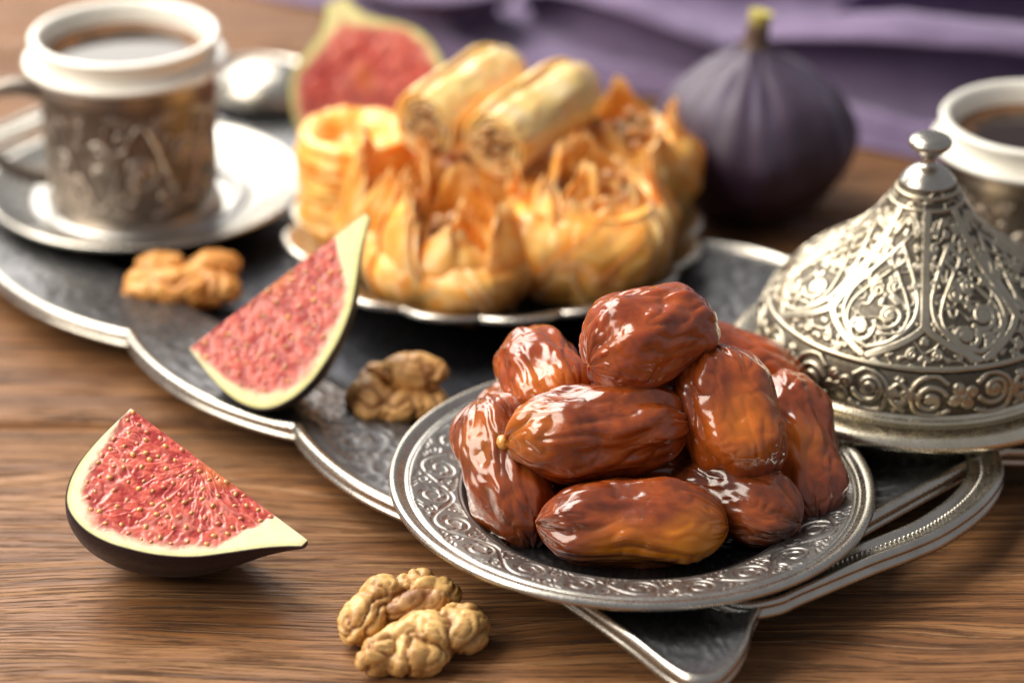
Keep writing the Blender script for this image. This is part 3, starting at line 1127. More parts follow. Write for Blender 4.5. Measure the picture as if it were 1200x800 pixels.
def amb6(G, t, th):
    d = np.hypot((G[..., 0] - 4.55) / .95, (G[..., 2] - 2.1) / .75)
    front = sstep(64.6, 63.9, G[..., 1])
    a = sstep(1.3, .5, d) * front
    b = sstep(1.3, .3, np.hypot((G[..., 0] - 3.2) / 1.4, (G[..., 2] - 1.9) / .8)) * front * .6
    return np.clip(np.maximum(a, b), 0, 1)


def amb_end(x0, y0, z0, r):
    return lambda G, t, th: sstep(1.2, .2, np.linalg.norm(G - np.array([x0, y0, z0]), axis=-1) / r) * .3


date('long date lying lowest at the front of the pile, with an amber patch', (3.1, 64.15, 2.02), (1, .03, -.03), .3, 5.0, 2.35, 2.35, 3, (.20, .040, .012), amb6)
date('long ridged date across the middle of the pile with a pale stem cap', (2.25, 65.95, 3.75), (1, .10, .09), 1.1, 4.95, 2.5, 2.45, 8, (.19, .038, .010), amb_end(.3, 65.3, 4.3, 1.1), wr=1.25, cap=True)
date('reddish date crowning the top of the pile', (3.58, 67.35, 5.72), (.80, .52, .10), .4, 3.9, 2.75, 2.75, 12, (.27, .050, .013), None, .1, 1.1)
date('small rounded date high on the left of the pile', (.92, 68.55, 3.95), (.35, -.9, -.12), 2.0, 3.8, 2.45, 2.25, 21, (.27, .052, .014), amb_end(.9, 67.2, 4.5, .9))
date('upright date leaning at the left edge of the pile', (-.05, 66.1, 2.45), (.26, -.72, -.62), 1.2, 4.5, 2.35, 2.3, 26, (.16, .034, .012), amb_end(-.6, 66.2, 3.2, 1.0))
date('orange brown wrinkled date leaning upright right of the middle', (5.72, 66.55, 3.92), (.30, -.52, -.72), .8, 4.0, 2.65, 2.6, 31, (.30, .062, .014), amb_end(6.0, 65.4, 4.2, 1.2), .1, 1.25)
date('shiny reddish date at the right edge of the pile', (7.6, 67.3, 2.5), (.20, -.74, -.50), 2.6, 4.6, 2.38, 2.35, 36, (.27, .05, .013), amb_end(7.6, 66.3, 3.4, .9), .1, 1.15)
date('dark date tucked beside the amber patched date, on its right', (5.75, 65.45, 1.95), (.86, -.48, -.04), .5, 4.0, 2.05, 2.05, 43, (.12, .026, .010), None, .1, 1.2)
date('date barely showing at the back right, by the lid', (6.3, 70.9, 2.95), (.80, -.30, -.22), .9, 4.4, 2.2, 2.2, 48, (.27, .052, .014))
date('date barely showing at the back left, behind the upright date', (.15, 70.0, 2.0), (.5, .8, 0), .2, 3.8, 2.1, 2.1, 55, (.24, .05, .014))
date('date buried beneath the crowning date', (3.9, 68.6, 3.35), (1, .15, 0), 1.7, 4.6, 2.3, 2.3, 60, (.20, .042, .012))
date('dark date buried under the ridged middle date', (3.0, 66.9, 1.95), (1, .1, 0), .7, 5.0, 2.2, 2.2, 64, (.13, .028, .010))


# ------------------------------------------------------------------ figs
FPROF = catmull([(0, .02), (.008, .40), (.04, .70), (.12, .92), (.24, 1.0), (.37, .98), (.50, .89), (.60, .79), (.70, .65), (.79, .47), (.87, .30), (.94, .17), (1.0, .075)], 160)


def face_colours(x, y, dist, L, Rr, seed, neckk, pi=(.86, .80, .56), po=(.74, .70, .34)):
    """x along the axis, y from the axis, dist to the skin (cm)"""
    P = np.stack([x, y, 0 * x + seed], -1)
    cxp, cyp = L * .40, 0.0
    an = np.arctan2(y - cyp, x - cxp)
    rd = np.hypot(x - cxp, y - cyp)
    wob = .13 * fbm(P * 1.7, 3, seed)
    neck = sstep(.72, .94, x / L) * neckk
    thick = .30 + neck + .20 * sstep(.34, .08, x / L) * sstep(-.02, .06, x / L)
    pith = sstep(thick + .13, thick - .15, dist + wob)
    wx = .075 * pn(P * 2.4, seed + 1)
    Q = np.stack([(an + wx) * 4.5, rd * 1.1 + wx, 0 * x + seed], -1)
    st1 = 1 - np.abs(pn(Q, seed + 2)) * 2.2
    Q2 = np.stack([(an - wx * 1.4) * 8.0, rd * 2.0, 0 * x + seed], -1)
    st2 = 1 - np.abs(pn(Q2, seed + 9)) * 2.2
    lump = fbm(P * 3.2, 3, seed + 4)
    strands = np.clip(np.maximum(sstep(.55, 1, st1), .8 * sstep(.6, 1, st2)), 0, 1)
    deep = np.array([.40, .040, .036])
    red = np.array([.67, .130, .090])
    pink = np.array([.80, .38, .30])
    base = deep + (red - deep) * sstep(-.5, .5, lump)[..., None]
    base = base + (pink - base) * (.42 * strands * sstep(-.5, .4, pn(P * 1.6, seed + 6)))[..., None]
    orange = sstep(.9, .15, np.hypot((x - L * .5) / 1.0, y / .55))
    base = base + (np.array([.75, .24, .06]) - base) * (.55 * orange)[..., None]
    rose = sstep(.42, .0, dist - thick)
    base = base + (np.array([.78, .30, .24]) - base) * (.45 * rose)[..., None]
    pc = np.asarray(pi) + (np.asarray(po) - np.asarray(pi)) * sstep(.20, .02, dist)[..., None]
    pc = pc * (1 + .10 * fbm(P * np.array([3.0, 3.0, 1.0]), 3, seed + 20))[..., None]
    col = base + (pc - base) * pith[..., None]
    skin = sstep(.05, .02, dist)
    col = col + (np.array([.08, .05, .045]) - col) * skin[..., None]
    relief = (1 - pith) * (.028 * strands + .032 * lump - .02)
    return col, relief, pith


def fig_cut(name, label, P0, e1, e2, L, Rr, sweep, seed, group, skin_a=(.012, .006, .011), skin_b=(.10, .12, .03), both=False, seeds=130, res=(240, 150), neckk=1.5, pith_col=(), FPROF=FPROF, rough=1.0):
    """piece of a fig: axis from P0 along e1, visible cut face spanned by e1 and e2; the body sweeps away from the face"""
    P0 = np.asarray(P0, float)
    e1 = norm(e1)
    e2 = norm(np.asarray(e2, float) - e1 * np.dot(e1, e2))
    nrm = np.cross(e1, e2)
    view = norm(np.array([0, 0, 40.0]) - P0)
    if nrm @ view < 0:
        nrm = -nrm
    away = -nrm
    mid = P0 + e1 * L * .4 + e2 * Rr * .5
    xs = FPROF[:, 0] * L
    rs = FPROF[:, 1] * Rr
    t = thing(name, label, 'fig', tuple(P0 + e2 * Rr * .9), group)
    nx, ny = res
    u = np.linspace(0, 1, nx)
    X1 = L * (u ** 1.15)
    r1 = np.interp(X1, xs, rs)
    q = np.linspace(-1 if both else 0, 1, ny * (2 if both else 1))

    def facegrid(dirv, out, sd):
        Yq = q[None, :] * r1[:, None]
        Xq = X1[:, None] + 0 * Yq
        aY = np.abs(Yq)
        # distance to skin: approximate with slope-corrected radial gap and end gaps
        slope = np.gradient(r1, X1)
        dist = (r1[:, None] - aY) / np.sqrt(1 + np.clip(slope, -3, 3)[:, None] ** 2)
        dist = np.minimum(dist, L - Xq + .02)
        col, rel, pith = face_colours(Xq, Yq, dist, L, Rr, sd, neckk, *pith_col)
        if not both:
            # uneven cut along the core edge
            rel = rel * sstep(0, .03, np.abs(q))[None, :]
        G = P0 + Xq[..., None] * e1 + Yq[..., None] * dirv + (rough * rel * sstep(0, .08, dist))[..., None] * out
        return G, col, Xq, Yq, dist, pith
    G, col, Xq, Yq, dist, pith = facegrid(e2, nrm, seed)
    F_ = MB().grid(G, col=col)
    fo = F_.build('cut_face', FIGFACE, t)
    # seeds on the visible face
    if seeds:
        rnd = random.Random(seed)
        mb = MB()
        placed = []
        tries = 0
        while len(placed) < seeds and tries < 9000:
            tries += 1
            i, j = rnd.randrange(8, nx - 8), rnd.randrange(3, G.shape[1] - 3)
            if pith[i, j] > .15 or dist[i, j] < .3:
                continue
            p = G[i, j]
            if any(np.linalg.norm(p - s) < rnd.uniform(.2, .42) for s in placed):
                continue
            placed.append(p)
            a = rnd.uniform(0, math.pi)
            d1 = math.cos(a) * e1 + math.sin(a) * e2
            d2 = np.cross(nrm, d1)
            sz = rnd.uniform(.046, .072)
            E_ = ellipsoid((0, 0, 0), (sz * 1.3, sz, sz * .8), 12, 8)
            c_ = np.array([.62, .29, .09]) * rnd.uniform(.7, 1.25) if rnd.random() < .7 else np.array([.62, .20, .10])
            mb.grid(p - nrm * .006 + E_[..., 0:1] * d1 + E_[..., 1:2] * d2 + E_[..., 2:3] * nrm, cu=True, col=np.broadcast_to(c_, E_.shape))
        so = mb.build('seeds', SEED, t)
        so['kind'] = 'stuff'
    # skin
    na = 90
    ph = np.linspace(0, sweep, na)
    D0 = -e2 if both else e2
    rib = 1 + .014 * np.cos(ph * 13 + seed)[:, None] * sstep(.1, .5, FPROF[:, 0])[None, :]
    wob = 1 + .02 * fbm(np.stack(np.broadcast_arrays(ph[:, None] * 1.5, FPROF[None, :, 0] * 3, 0 * ph[:, None] + seed), -1), 2, seed)
    env = np.sin(np.clip(ph / sweep, 0, 1) * math.pi)[:, None] ** .5
    rr_ = rs[None, :] * (1 + (rib * wob - 1) * env) * 1.004
    ctr_ = P0 + xs[None, :, None] * e1
    dirs = np.cos(ph)[:, None] * D0 + np.sin(ph)[:, None] * away
    SG = ctr_ + rr_[..., None] * dirs[:, None, :]
    k = sstep(.62, .98, FPROF[None, :, 0] + .06 * pn(np.stack(np.broadcast_arrays(ph[:, None] * 3, FPROF[None, :, 0] * 4, 0 * ph[:, None]), -1), seed))
    sc_ = np.asarray(skin_a) + (np.asarray(skin_b) - np.asarray(skin_a)) * k[..., None]
    mb = MB().grid(SG, col=sc_)
    # stem end plug and far cut face
    endp = SG[:, -1]
    cen = (P0 + xs[-1] * e1)
    V = np.concatenate([endp, cen[None]])
    Fp = np.stack([np.arange(na - 1), np.arange(1, na), np.full(na - 1, na)], 1)
    mb.add(V, Fp, np.asarray(skin_b))
    mb.build('skin', FIGSKIN, t)
    if not both:
        d2 = math.cos(sweep) * e2 + math.sin(sweep) * away
        n2 = norm(np.cross(e1, d2))
        if n2 @ (e2) > 0 and sweep > 1.4:
            n2 = -n2
        G2, col2, *_ = facegrid(d2, n2, seed + 50)
        MB().grid(G2[::2, ::2], col=col2[::2, ::2]).build('cut_face', FIGFACE, t)
    print(name, 'z range', SG[..., 2].min(), G[..., 2].max())
    return t


CR, CU, CF = np.array([1.0, 0, 0]), np.array([0, .454, .891]), np.array([0, .891, -.454])
camv = lambda r, u, f: r * CR + u * CU + f * CF
fig_cut('fig_wedge', 'quarter of a ripe fig with seedy red flesh, lying on the bare table', (-10.0, 66.6, 4.1), camv(4.62, -3.24, -1.6), camv(-.69, -.685, -.60), 6.05, 3.55, R(92), 5, 'cut figs', (.014, .006, .012), (.035, .014, .022), seeds=95, rough=.75)
fig_cut('fig_wedge', 'fig wedge with pale green stem standing on the tray', (-9.12, 72.5, 2.85), (5.05, 1.5, 3.55), camv(.61, -.79, -.30), 6.3, 3.05, R(80), 9, 'cut figs', (.05, .045, .03), (.40, .42, .12), seeds=60, rough=.35, pith_col=((.80, .74, .42), (.66, .64, .20)))
fig_cut('fig_half', 'blurred half fig with pink flesh behind the pastries', (-4.1, 90.6, .95), camv(-58, 160, 10), camv(1, .4, 0), 5.7, 2.75, R(180), 14, 'cut figs', (.05, .03, .03), (.42, .44, .14), both=True, seeds=0, res=(140, 90), neckk=.35, FPROF=catmull([(0, .02), (.008, .40), (.04, .68), (.12, .90), (.26, 1.0), (.42, 1.0), (.56, .95), (.66, .84), (.74, .66), (.80, .46), (.86, .30), (.93, .20), (1.0, .15)], 160), pith_col=((.80, .74, .38), (.66, .64, .20)))

# whole fig
WC = np.array([7.95, 88.3, 0.0])
fg = thing('whole_fig', 'whole dark purple fig with a short stem, standing behind the pastries', 'fig', WC)
pr = catmull([(.03, .12), (.5, .02), (1.2, .08), (2.1, .55), (2.9, 1.5), (3.2, 2.5), (3.08, 3.4), (2.55, 4.35), (1.8, 5.05), (1.15, 5.5), (.75, 5.8), (.55, 6.05)], 120) * np.array([1.07, .97])
n = 260
th = np.linspace(0, 2 * math.pi, n, endpoint=False)
zz = pr[:, 1][None, :]
ribs = .030 * np.cos(th * 17 + 1.6 * np.sin(th * 3) + 1.1 * np.sin(th * 5 + 1))[:, None] * sstep(.3, 3, zz) * sstep(6.1, 4.5, zz) + .14 * fbm(np.stack(np.broadcast_arrays(np.cos(th)[:, None] * 1.1, np.sin(th)[:, None] * 1.5, zz * .5), -1), 2, 4)
G = lathe(pr, n, WC, disp=ribs)
bloom = sstep(1.0, 5.4, zz + .9 * fbm(np.stack(np.broadcast_arrays(np.cos(th)[:, None] * 2.2, np.sin(th)[:, None] * 2.2, zz * .35), -1), 3, 8) + 0 * th[:, None])
streak = sstep(.1, .5, pn(np.stack(np.broadcast_arrays(np.cos(th)[:, None] * 7, np.sin(th)[:, None] * 7, zz * .4), -1), 3))
c0, c1 = np.array([.026, .007, .018]), np.array([.092, .074, .125])
col = c0 + (c1 - c0) * (bloom * (.55 + .45 * streak))[..., None]
MB().grid(G, cu=True, col=col).build('body', FIGSKIN, fg)
sp = catmull([WC + (0, 0, 5.6), WC + (.02, 0, 6.1), WC + (.08, 0, 6.6), WC + (.16, .02, 7.0)], 30)
stc = np.array([.10, .06, .04]) + (np.array([.55, .48, .12]) - np.array([.10, .06, .04])) * sstep(.6, 1, np.linspace(0, 1, 30))[:, None, None] + np.zeros((30, 16, 3))
G = tube(sp, np.interp(np.linspace(0, 1, 30), [0, .3, .8, 1], [.62, .42, .36, .40]), 16)
mb = MB().grid(G, cv=True, col=stc)
mb.add(np.concatenate([G[-1], G[-1].mean(0)[None]]), np.stack([np.arange(16), (np.arange(16) + 1) % 16, np.full(16, 16)], 1), (.55, .48, .12))
mb.build('stem', FIGSKIN, fg)


# ------------------------------------------------------------------ walnuts
def walnut(name, label, c, blobs, seed, amp=.2, freq=1.25, base=(.64, .37, .12), vox=.055, group='walnut kernels', cap=.05):
    """blobs: (dx,dy,dz, rx,ry,rz, yaw) solids fused into one kernel, then wrinkled"""
    c = np.asarray(c, float)
    mb = MB()
    for dx, dy, dz, rx, ry, rz, yaw in blobs:
        a, s = math.cos(yaw), math.sin(yaw)
        E_ = ellipsoid((dx, dy, dz), (rx, ry, rz), 28, 18, [[a, -s, 0], [s, a, 0], [0, 0, 1]])
        mb.grid(E_, cu=True)
    V, Nn, F = remeshed(mb, vox, 3)
    P = V + .35 * np.stack([pn(V * 1.1, seed + 1), pn(V * 1.1, seed + 2), pn(V * 1.1, seed + 3)], -1)
    b1 = np.abs(pn(P * freq, seed))
    b2 = np.abs(pn(P * freq * 2.1, seed + 5))
    h = (b1 / (b1 + .10)) * amp * 1.2 + (b2 / (b2 + .14)) * amp * .45
    b3 = np.abs(pn(P * freq * 4.6, seed + 8))
    h = h + (b3 / (b3 + .16)) * amp * .16
    V2 = V + Nn * (h - amp * 1.0)[:, None]
    V2[:, 2] = np.maximum(V2[:, 2], .0)
    vein = sstep(.10, .01, b1) * .8 + sstep(.07, .005, b2) * .45
    fine = sstep(.06, .0, np.abs(pn(P * np.array([4.5, 4.5, 4.5]), seed + 9))) * .45 + .35 * sstep(.2, .6, fbm(V * 2.1, 3, seed + 19))
    var = sstep(-.4, .5, fbm(V * 1.4, 3, seed + 12))
    col = np.asarray(base) * (.80 + .35 * var)[:, None]
    col = col + (np.array([.78, .54, .22]) - col) * (.45 * var)[:, None]
    col = col + (np.array([.26, .090, .022]) - col) * np.clip(vein + fine, 0, .8)[:, None]
    m2 = MB().add(V2 + c, F, col)
    return m2, V2 + c


t = thing('walnut_kernel', 'knobbly walnut half lying on the bare table in front', 'walnut', (-2.6, 61.6, 0), 'walnut kernels')
m2, _ = walnut('', '', (-2.6, 61.6, 0), [
    (.62, -.55, .62, 1.35, .72, .62, .32), (-.55, -1.1, .50, .85, .46, .50, .75), (1.30, -.15, .60, .72, .72, .60, 0), (.2, -1.2, .42, .9, .5, .45, .2)], 3, .20, 1.2)
m2.build('front_lobe', WALNUT, t)
m2, _ = walnut('', '', (-2.6, 61.6, 0), [
    (-1.05, .35, .62, .58, 1.0, .62, -.55), (-.72, .75, .95, .5, .6, .5, -.4), (.20, 1.25, .85, .62, .5, .55, .2), (.75, 1.2, .7, .55, .42, .5, -.2)], 17, .17, 1.35)
m2.build('rear_lobe', WALNUT, t)
m2, _ = walnut('', '', (-2.6, 61.6, 0), [(.15, .50, .85, .85, .30, .42, .45), (.55, .62, .85, .5, .32, .40, .2)], 23, .08, 1.6, (.33, .15, .06))
mo = m2.build('core', WALNUT, t)
mo['label'] = 'reddish brown papery core between the lobes'

t = thing('walnut_kernel', 'walnut kernel on the tray between fig wedge and dates plate', 'walnut', (-3.35, 72.9, BED), 'walnut kernels')
m2, _ = walnut('', '', (-3.35, 72.9, BED), [(-.75, -.2, .62, .62, .9, .62, .2), (.1, -.3, .55, 1.0, .8, .5, 0), (-.5, .75, .8, .55, .5, .55, 0), (.9, -.1, .5, .6, .7, .45, 0)], 31, .17, 1.2, (.82, .42, .12))
m2.build('lower_lobe', WALNUT, t)
m2, _ = walnut('', '', (-3.35, 72.9, BED), [(.55, .25, 1.32, .98, .58, .52, -.08), (.2, .3, 1.25, .6, .5, .45, 0)], 37, .14, 1.0, (.84, .45, .14))
m2.build('upper_lobe', WALNUT, t)

t = thing('walnut_kernel', 'flat orange brown walnut piece on the tray in front of the saucer', 'walnut', (-10.2, 80.3, BED), 'walnut kernels')
m2, _ = walnut('', '', (-10.2, 80.3, BED), [(-.1, -.3, .62, 1.7, .62, .62, .06), (-.75, .2, .95, .75, .5, .62, .2), (.95, .35, 1.05, .85, .42, .55, .1), (-1.2, -.1, .6, .55, .6, .55, 0), (1.1, -.3, .6, .75, .5, .5, 0), (.3, .0, .75, .9, .5, .5, 0), (-.35, .3, 1.2, .35, .35, .35, 0)], 41, .20, 1.15, (.80, .34, .06))
m2.build('kernel', WALNUT, t)


# ------------------------------------------------------------------ pastries
def gold(P, seed, tone=1.0):
    a = sstep(-.5, .6, fbm(P * 1.1, 3, seed))
    b = sstep(.0, .6, fbm(P * 2.6, 2, seed + 5))
    c0, c1, c2 = np.array([.88, .37, .05]), np.array([.92, .53, .125]), np.array([.95, .72, .33])
    c = c0 + (c1 - c0) * a[..., None]
    c = c + (c2 - c) * (.5 * b)[..., None]
    return c * tone


def nuts(mb, c, spread, n, seed, size=.2):
    rnd = random.Random(seed)
    for k in range(n):
        p = np.asarray(c) + np.array([rnd.gauss(0, spread[0]), rnd.gauss(0, spread[1]), rnd.gauss(0, spread[2])])
        s = size * rnd.uniform(.6, 1.3)
        E_ = ellipsoid((0, 0, 0), (s, s * rnd.uniform(.7, 1.1), s * rnd.uniform(.6, 1)), 10, 7)
        E_ = E_ * (1 + .3 * pn(E_ * 6, k)[..., None])
        col = np.array([.52, .26, .09]) * rnd.uniform(.6, 1.25)
        mb.grid(E_ + p, cu=True, col=np.broadcast_to(col, E_.shape))


def pouch(label, c, size, height, rot, seed, flaps, body=.54):
    """bag of filo drawn up into broad standing flaps; flaps: (azimuth, root radius, half width, height, lean, curl) in units of size/height"""
    c = np.asarray(c, float)
    t = thing('filo_pouch', label, 'pastry', c, 'pastries heaped on the scalloped plate')
    nt, nr = 180, 70
    th = np.linspace(0, 2 * math.pi, nt, endpoint=False)[:, None]
    rho = np.linspace(0, 1, nr)[None, :]
    ph = th + rot
    sq = (np.abs(np.cos(ph)) ** 3.4 + np.abs(np.sin(ph)) ** 3.4) ** (-1 / 3.4)
    rb = np.clip(rho / .28, 0, 1)
    wall = np.clip((rho - .28) / .44, 0, 1)
    top = np.clip((rho - .72) / .28, 0, 1)
    h0 = size * .5
    rad = h0 * rb ** .85 * sq * (.80 + .30 * np.sin(np.clip(wall * 1.15, 0, 1) * math.pi) ** .8 + .02 * wall) * (1 - .96 * top ** 1.2)
    z = height * body * (.04 + .96 * (1 - (1 - wall) ** 1.7)) - height * .10 * top
    nz = fbm(np.stack(np.broadcast_arrays(np.cos(th) * 1.2, np.sin(th) * 1.2, rho * 2.4 + seed), -1), 3, seed)
    cr = np.abs(pn(np.stack(np.broadcast_arrays(np.cos(th) * 2.6, np.sin(th) * 2.6, rho * .9 + seed), -1), seed + 4))
    rad = rad + size * (.045 * nz - .018 * sstep(.12, 0, cr) * wall) * rb * (1 - top)
    z = z + size * .03 * nz * wall
    G = np.stack([rad * np.cos(th), rad * np.sin(th), np.maximum(z, .02)], -1)
    col = gold(G + seed, seed)
    MB().grid(G + c, cu=True, col=col).build('filo_bag', PASTRY, t)
    rs_ = random.Random(seed + 77)
    for k in range(7):
        # loose outer sheets wrapped aslant round the bag, their edges standing off
        tc, wd_, sk = k * .9 + rs_.uniform(-.3, .3), rs_.uniform(.35, .75), rs_.uniform(-.8, .8)
        q0, q1 = rs_.uniform(.30, .42), rs_.uniform(.66, .78)
        s2 = np.linspace(-1, 1, 40)[:, None]
        q2 = np.linspace(0, 1, 24)[None, :]
        tt_ = (tc + s2 * wd_ * (1 - .45 * q2) + sk * q2) % (2 * math.pi)
        rr_ = q0 + (q1 - q0) * q2 + 0 * s2
        it, ir = tt_ / (2 * math.pi) * nt, rr_ * (nr - 1)
        i0, j0 = np.floor(it).astype(int), np.floor(ir).astype(int)
        fi, fj = (it - i0)[..., None], (ir - j0)[..., None]
        i1, i0, j1 = (i0 + 1) % nt, i0 % nt, np.minimum(j0 + 1, nr - 1)
        Gs = (G[i0, j0] * (1 - fi) + G[i1, j0] * fi) * (1 - fj) + (G[i0, j1] * (1 - fi) + G[i1, j1] * fi) * fj
        dr = np.stack([np.cos(tt_), np.sin(tt_), .25 + 0 * tt_], -1)
        nz2 = fbm(np.stack(np.broadcast_arrays(s2 * 1.6 + k, q2 * 1.6, 0 * s2 + seed), -1), 2, seed + k)
        off = .03 + .11 * np.maximum(np.abs(s2) ** 3, q2 ** 3) + .06 * nz2
        Gs = Gs + dr * off[..., None]
        cs = gold(Gs + k * 3.0, seed + k)
        eg = np.maximum(sstep(.82, 1, np.abs(s2) + 0 * q2), sstep(.8, 1, q2 + 0 * s2))
        cs = cs + (np.array([.96, .80, .46]) - cs) * (.55 * eg)[..., None]
        MB().grid(Gs + c, col=cs).build('filo_sheet', FILO, t)
    rnd = random.Random(seed)
    ns, nq = 36, 26
    for k, (az, rr, hw, hh, lean, curl) in enumerate(flaps):
        for lay in (0, 1):
            sd = seed * 3 + k * 5 + lay
            s_ = np.linspace(-1, 1, ns)[:, None]
            q = np.linspace(0, 1, nq)[None, :]
            outer = rr > .38                                  # petals that start low on the bag and make up its wall
            hgt = height * hh * (1 - .07 * lay)
            a_ = az + .08 * lay
            er = np.array([math.cos(a_), math.sin(a_), 0])
            et = np.array([-math.sin(a_), math.cos(a_), 0])
            wdt = hw * size * (1 - (.86 * q ** 2.4 if outer else .80 * q ** 1.5)) * (1 - .10 * lay) * (1 + 0 * s_)
            P_ = np.stack(np.broadcast_arrays(s_ * 1.3 + sd, q * 1.2, 0 * s_ + .3 * sd), -1)
            n1, n2 = fbm(P_, 2, sd), fbm(P_ * 1.3 + 9, 2, sd + 3)
            cup = -1.0 * (s_ * wdt) ** 2 / size
            if outer:
                out = size * (.40 + .115 * np.sin(math.pi * np.clip(q * 1.15, 0, 1)) + lean * q + .6 * curl * q ** 3) + cup * (1 - .4 * q) - .09 * lay + size * .035 * n1 * (.3 + q)
                up_ = height * .07 + ((body - .07) * height + 1.1 * hgt) * q * (1 - .10 * s_ ** 2 * q) + size * .06 * n2 * q
            else:
                out = rr * size + cup + size * (lean * q + curl * q ** 2.2) - .09 * lay + size * .05 * n1 * (.3 + q)
                up_ = height * (body - .28) + (hgt + height * .12) * 1.25 * q * (1 - .20 * s_ ** 2 * q) + size * .06 * n2 * q
            tan = s_ * wdt + size * .05 * n2 * q
            G = c + out[..., None] * er + tan[..., None] * et + up_[..., None] * np.array([0, 0, 1.0])
            col = gold(G, sd)
            col = col + (np.array([.92, .44, .07]) - col) * (.30 * (1 - q) * sstep(.5, 1, 1 - np.abs(s_)) + .08)[..., None]
            edge_ = np.maximum(sstep(.85, 1, q + 0 * s_), sstep(.85, 1, np.abs(s_) + 0 * q))
            col = col + (np.array([.96, .78, .42]) - col) * (.6 * edge_)[..., None]
            o = MB().grid(G, col=col).build('filo_flap', FILO, t)
    mb = MB()
    nuts(mb, c + np.array([0, 0, height * (body + .02)]), (size * .13, size * .13, .16), 36, seed, .22)
    fl_ = mb.build('nut_filling', PASTRY, t)
    fl_['kind'] = 'stuff'
    return t


def roll(label, c, axis, L, r, seed):
    """rolled filo: axis points from the open front end to the back"""
    c = np.asarray(c, float)
    e1, e2, e3 = frame_from(axis)
    t = thing('filo_roll', label, 'pastry', tuple(c - np.array([0, 0, r])), 'pastries heaped on the scalloped plate')
    turns = 3.2
    na, nl = 300, 60
    a = np.linspace(0, turns * 2 * math.pi, na)[:, None]
    s = np.linspace(-.5, .5, nl)[None, :]
    rad = r * (.50 + .50 * a / a.max())
    end = 1 - .22 * sstep(.34, .5, s) - .05 * sstep(-.40, -.5, s)
    P = np.concatenate([np.cos(a) + 0 * s, ], 1)
    nz = fbm(np.stack(np.broadcast_arrays(np.cos(a) * 1.6, np.sin(a) * 1.6, s * 3.2 + seed), -1), 3, seed)
    rad = rad * end + r * .07 * nz
    ax = s * L + .10 * pn(np.stack(np.broadcast_arrays(a * .8, 0 * a, 0 * s + seed), -1), seed + 3) * np.sign(s) * (np.abs(s) > .4)
    G = c + ax[..., None] * e1 + (rad * np.cos(a))[..., None] * e2 + (rad * np.sin(a))[..., None] * e3
    col = gold(G, seed, 1.0)
    pale = sstep(-.2, .5, fbm(G * .9, 3, seed + 30))
    col = col + (np.array([.93, .62, .36]) - col) * (.35 + .5 * pale)[..., None]
    col = col + (np.array([.80, .62, .34]) - col) * (.45 * sstep(.1, .9, (rad * np.sin(a) / r)))[..., None] * 0
    o = MB().grid(G, col=col).build('filo_sheet', PASTRY, t)
    sol = o.modifiers.new('thickness', 'SOLIDIFY')
    sol.thickness = .0009
    mb = MB()
    rnd = random.Random(seed)
    for k in range(60):
        q = rnd.uniform(0, 1) ** .5 * r * .62
        an = rnd.uniform(0, 6.28)
        p = c + e1 * (-L / 2 + rnd.uniform(.08, .28)) + e2 * q * math.cos(an) + e3 * q * math.sin(an)
        nuts(mb, p, (0.01, .01, .01), 1, seed * 100 + k, .17)
    core = tube(np.array([c + e1 * x for x in np.linspace(-L / 2 + .2, L / 2 - .25, 8)]), r * .55, 16)
    mb.grid(core, cv=True, col=np.broadcast_to([.36, .15, .05], core.shape))
    e = core[0]
    mb.add(np.concatenate([e, e.mean(0)[None]]), np.stack([np.arange(16), (np.arange(16) + 1) % 16, np.full(16, 16)], 1), (.36, .15, .05))
    e = core[-1]
    mb.add(np.concatenate([e, e.mean(0)[None]]), np.stack([np.arange(16), (np.arange(16) + 1) % 16, np.full(16, 16)], 1), (.5, .25, .08))
    f_ = mb.build('nut_filling', PASTRY, t)
    f_['kind'] = 'stuff'
    return t


def coil(label, c, r, h, seed):
    c = np.asarray(c, float)
    t = thing('filo_nest', label, 'pastry', c, 'pastries heaped on the scalloped plate')
    pr = catmull([(.05, .05), (r * .9, 0), (r * 1.0, .15), (r * 1.04, h * .35), (r * 1.0, h * .8), (r * .98, h * .95), (r * .90, h * 1.0), (r * .72, h * .99), (r * .58, h * .93), (r * .45, h * .86), (.05, h * .82)], 170)
    n = 220
    th = np.linspace(0, 2 * math.pi, n, endpoint=False)
    z = pr[None, :, 1]
    lay = pn(np.stack(np.broadcast_arrays(np.cos(th)[:, None] * .5, np.sin(th)[:, None] * .5, z * 4.5), -1), seed) * .09 * (pr[None, :, 0] > r * .8)
    lum = fbm(np.stack(np.broadcast_arrays(np.cos(th)[:, None] * 1.2, np.sin(th)[:, None] * 1.2, z * .7), -1), 3, seed + 4) * .16
    G = lathe(pr, n, (0, 0, 0), disp=lay + lum)
    G[..., 0] += .03 * G[..., 2]
    col = gold(G * np.array([.6, .6, 2.2]) + 3, seed, 1.03)
    MB().grid(G + c, cu=True, col=col).build('filo_layers', PASTRY, t)
    return t


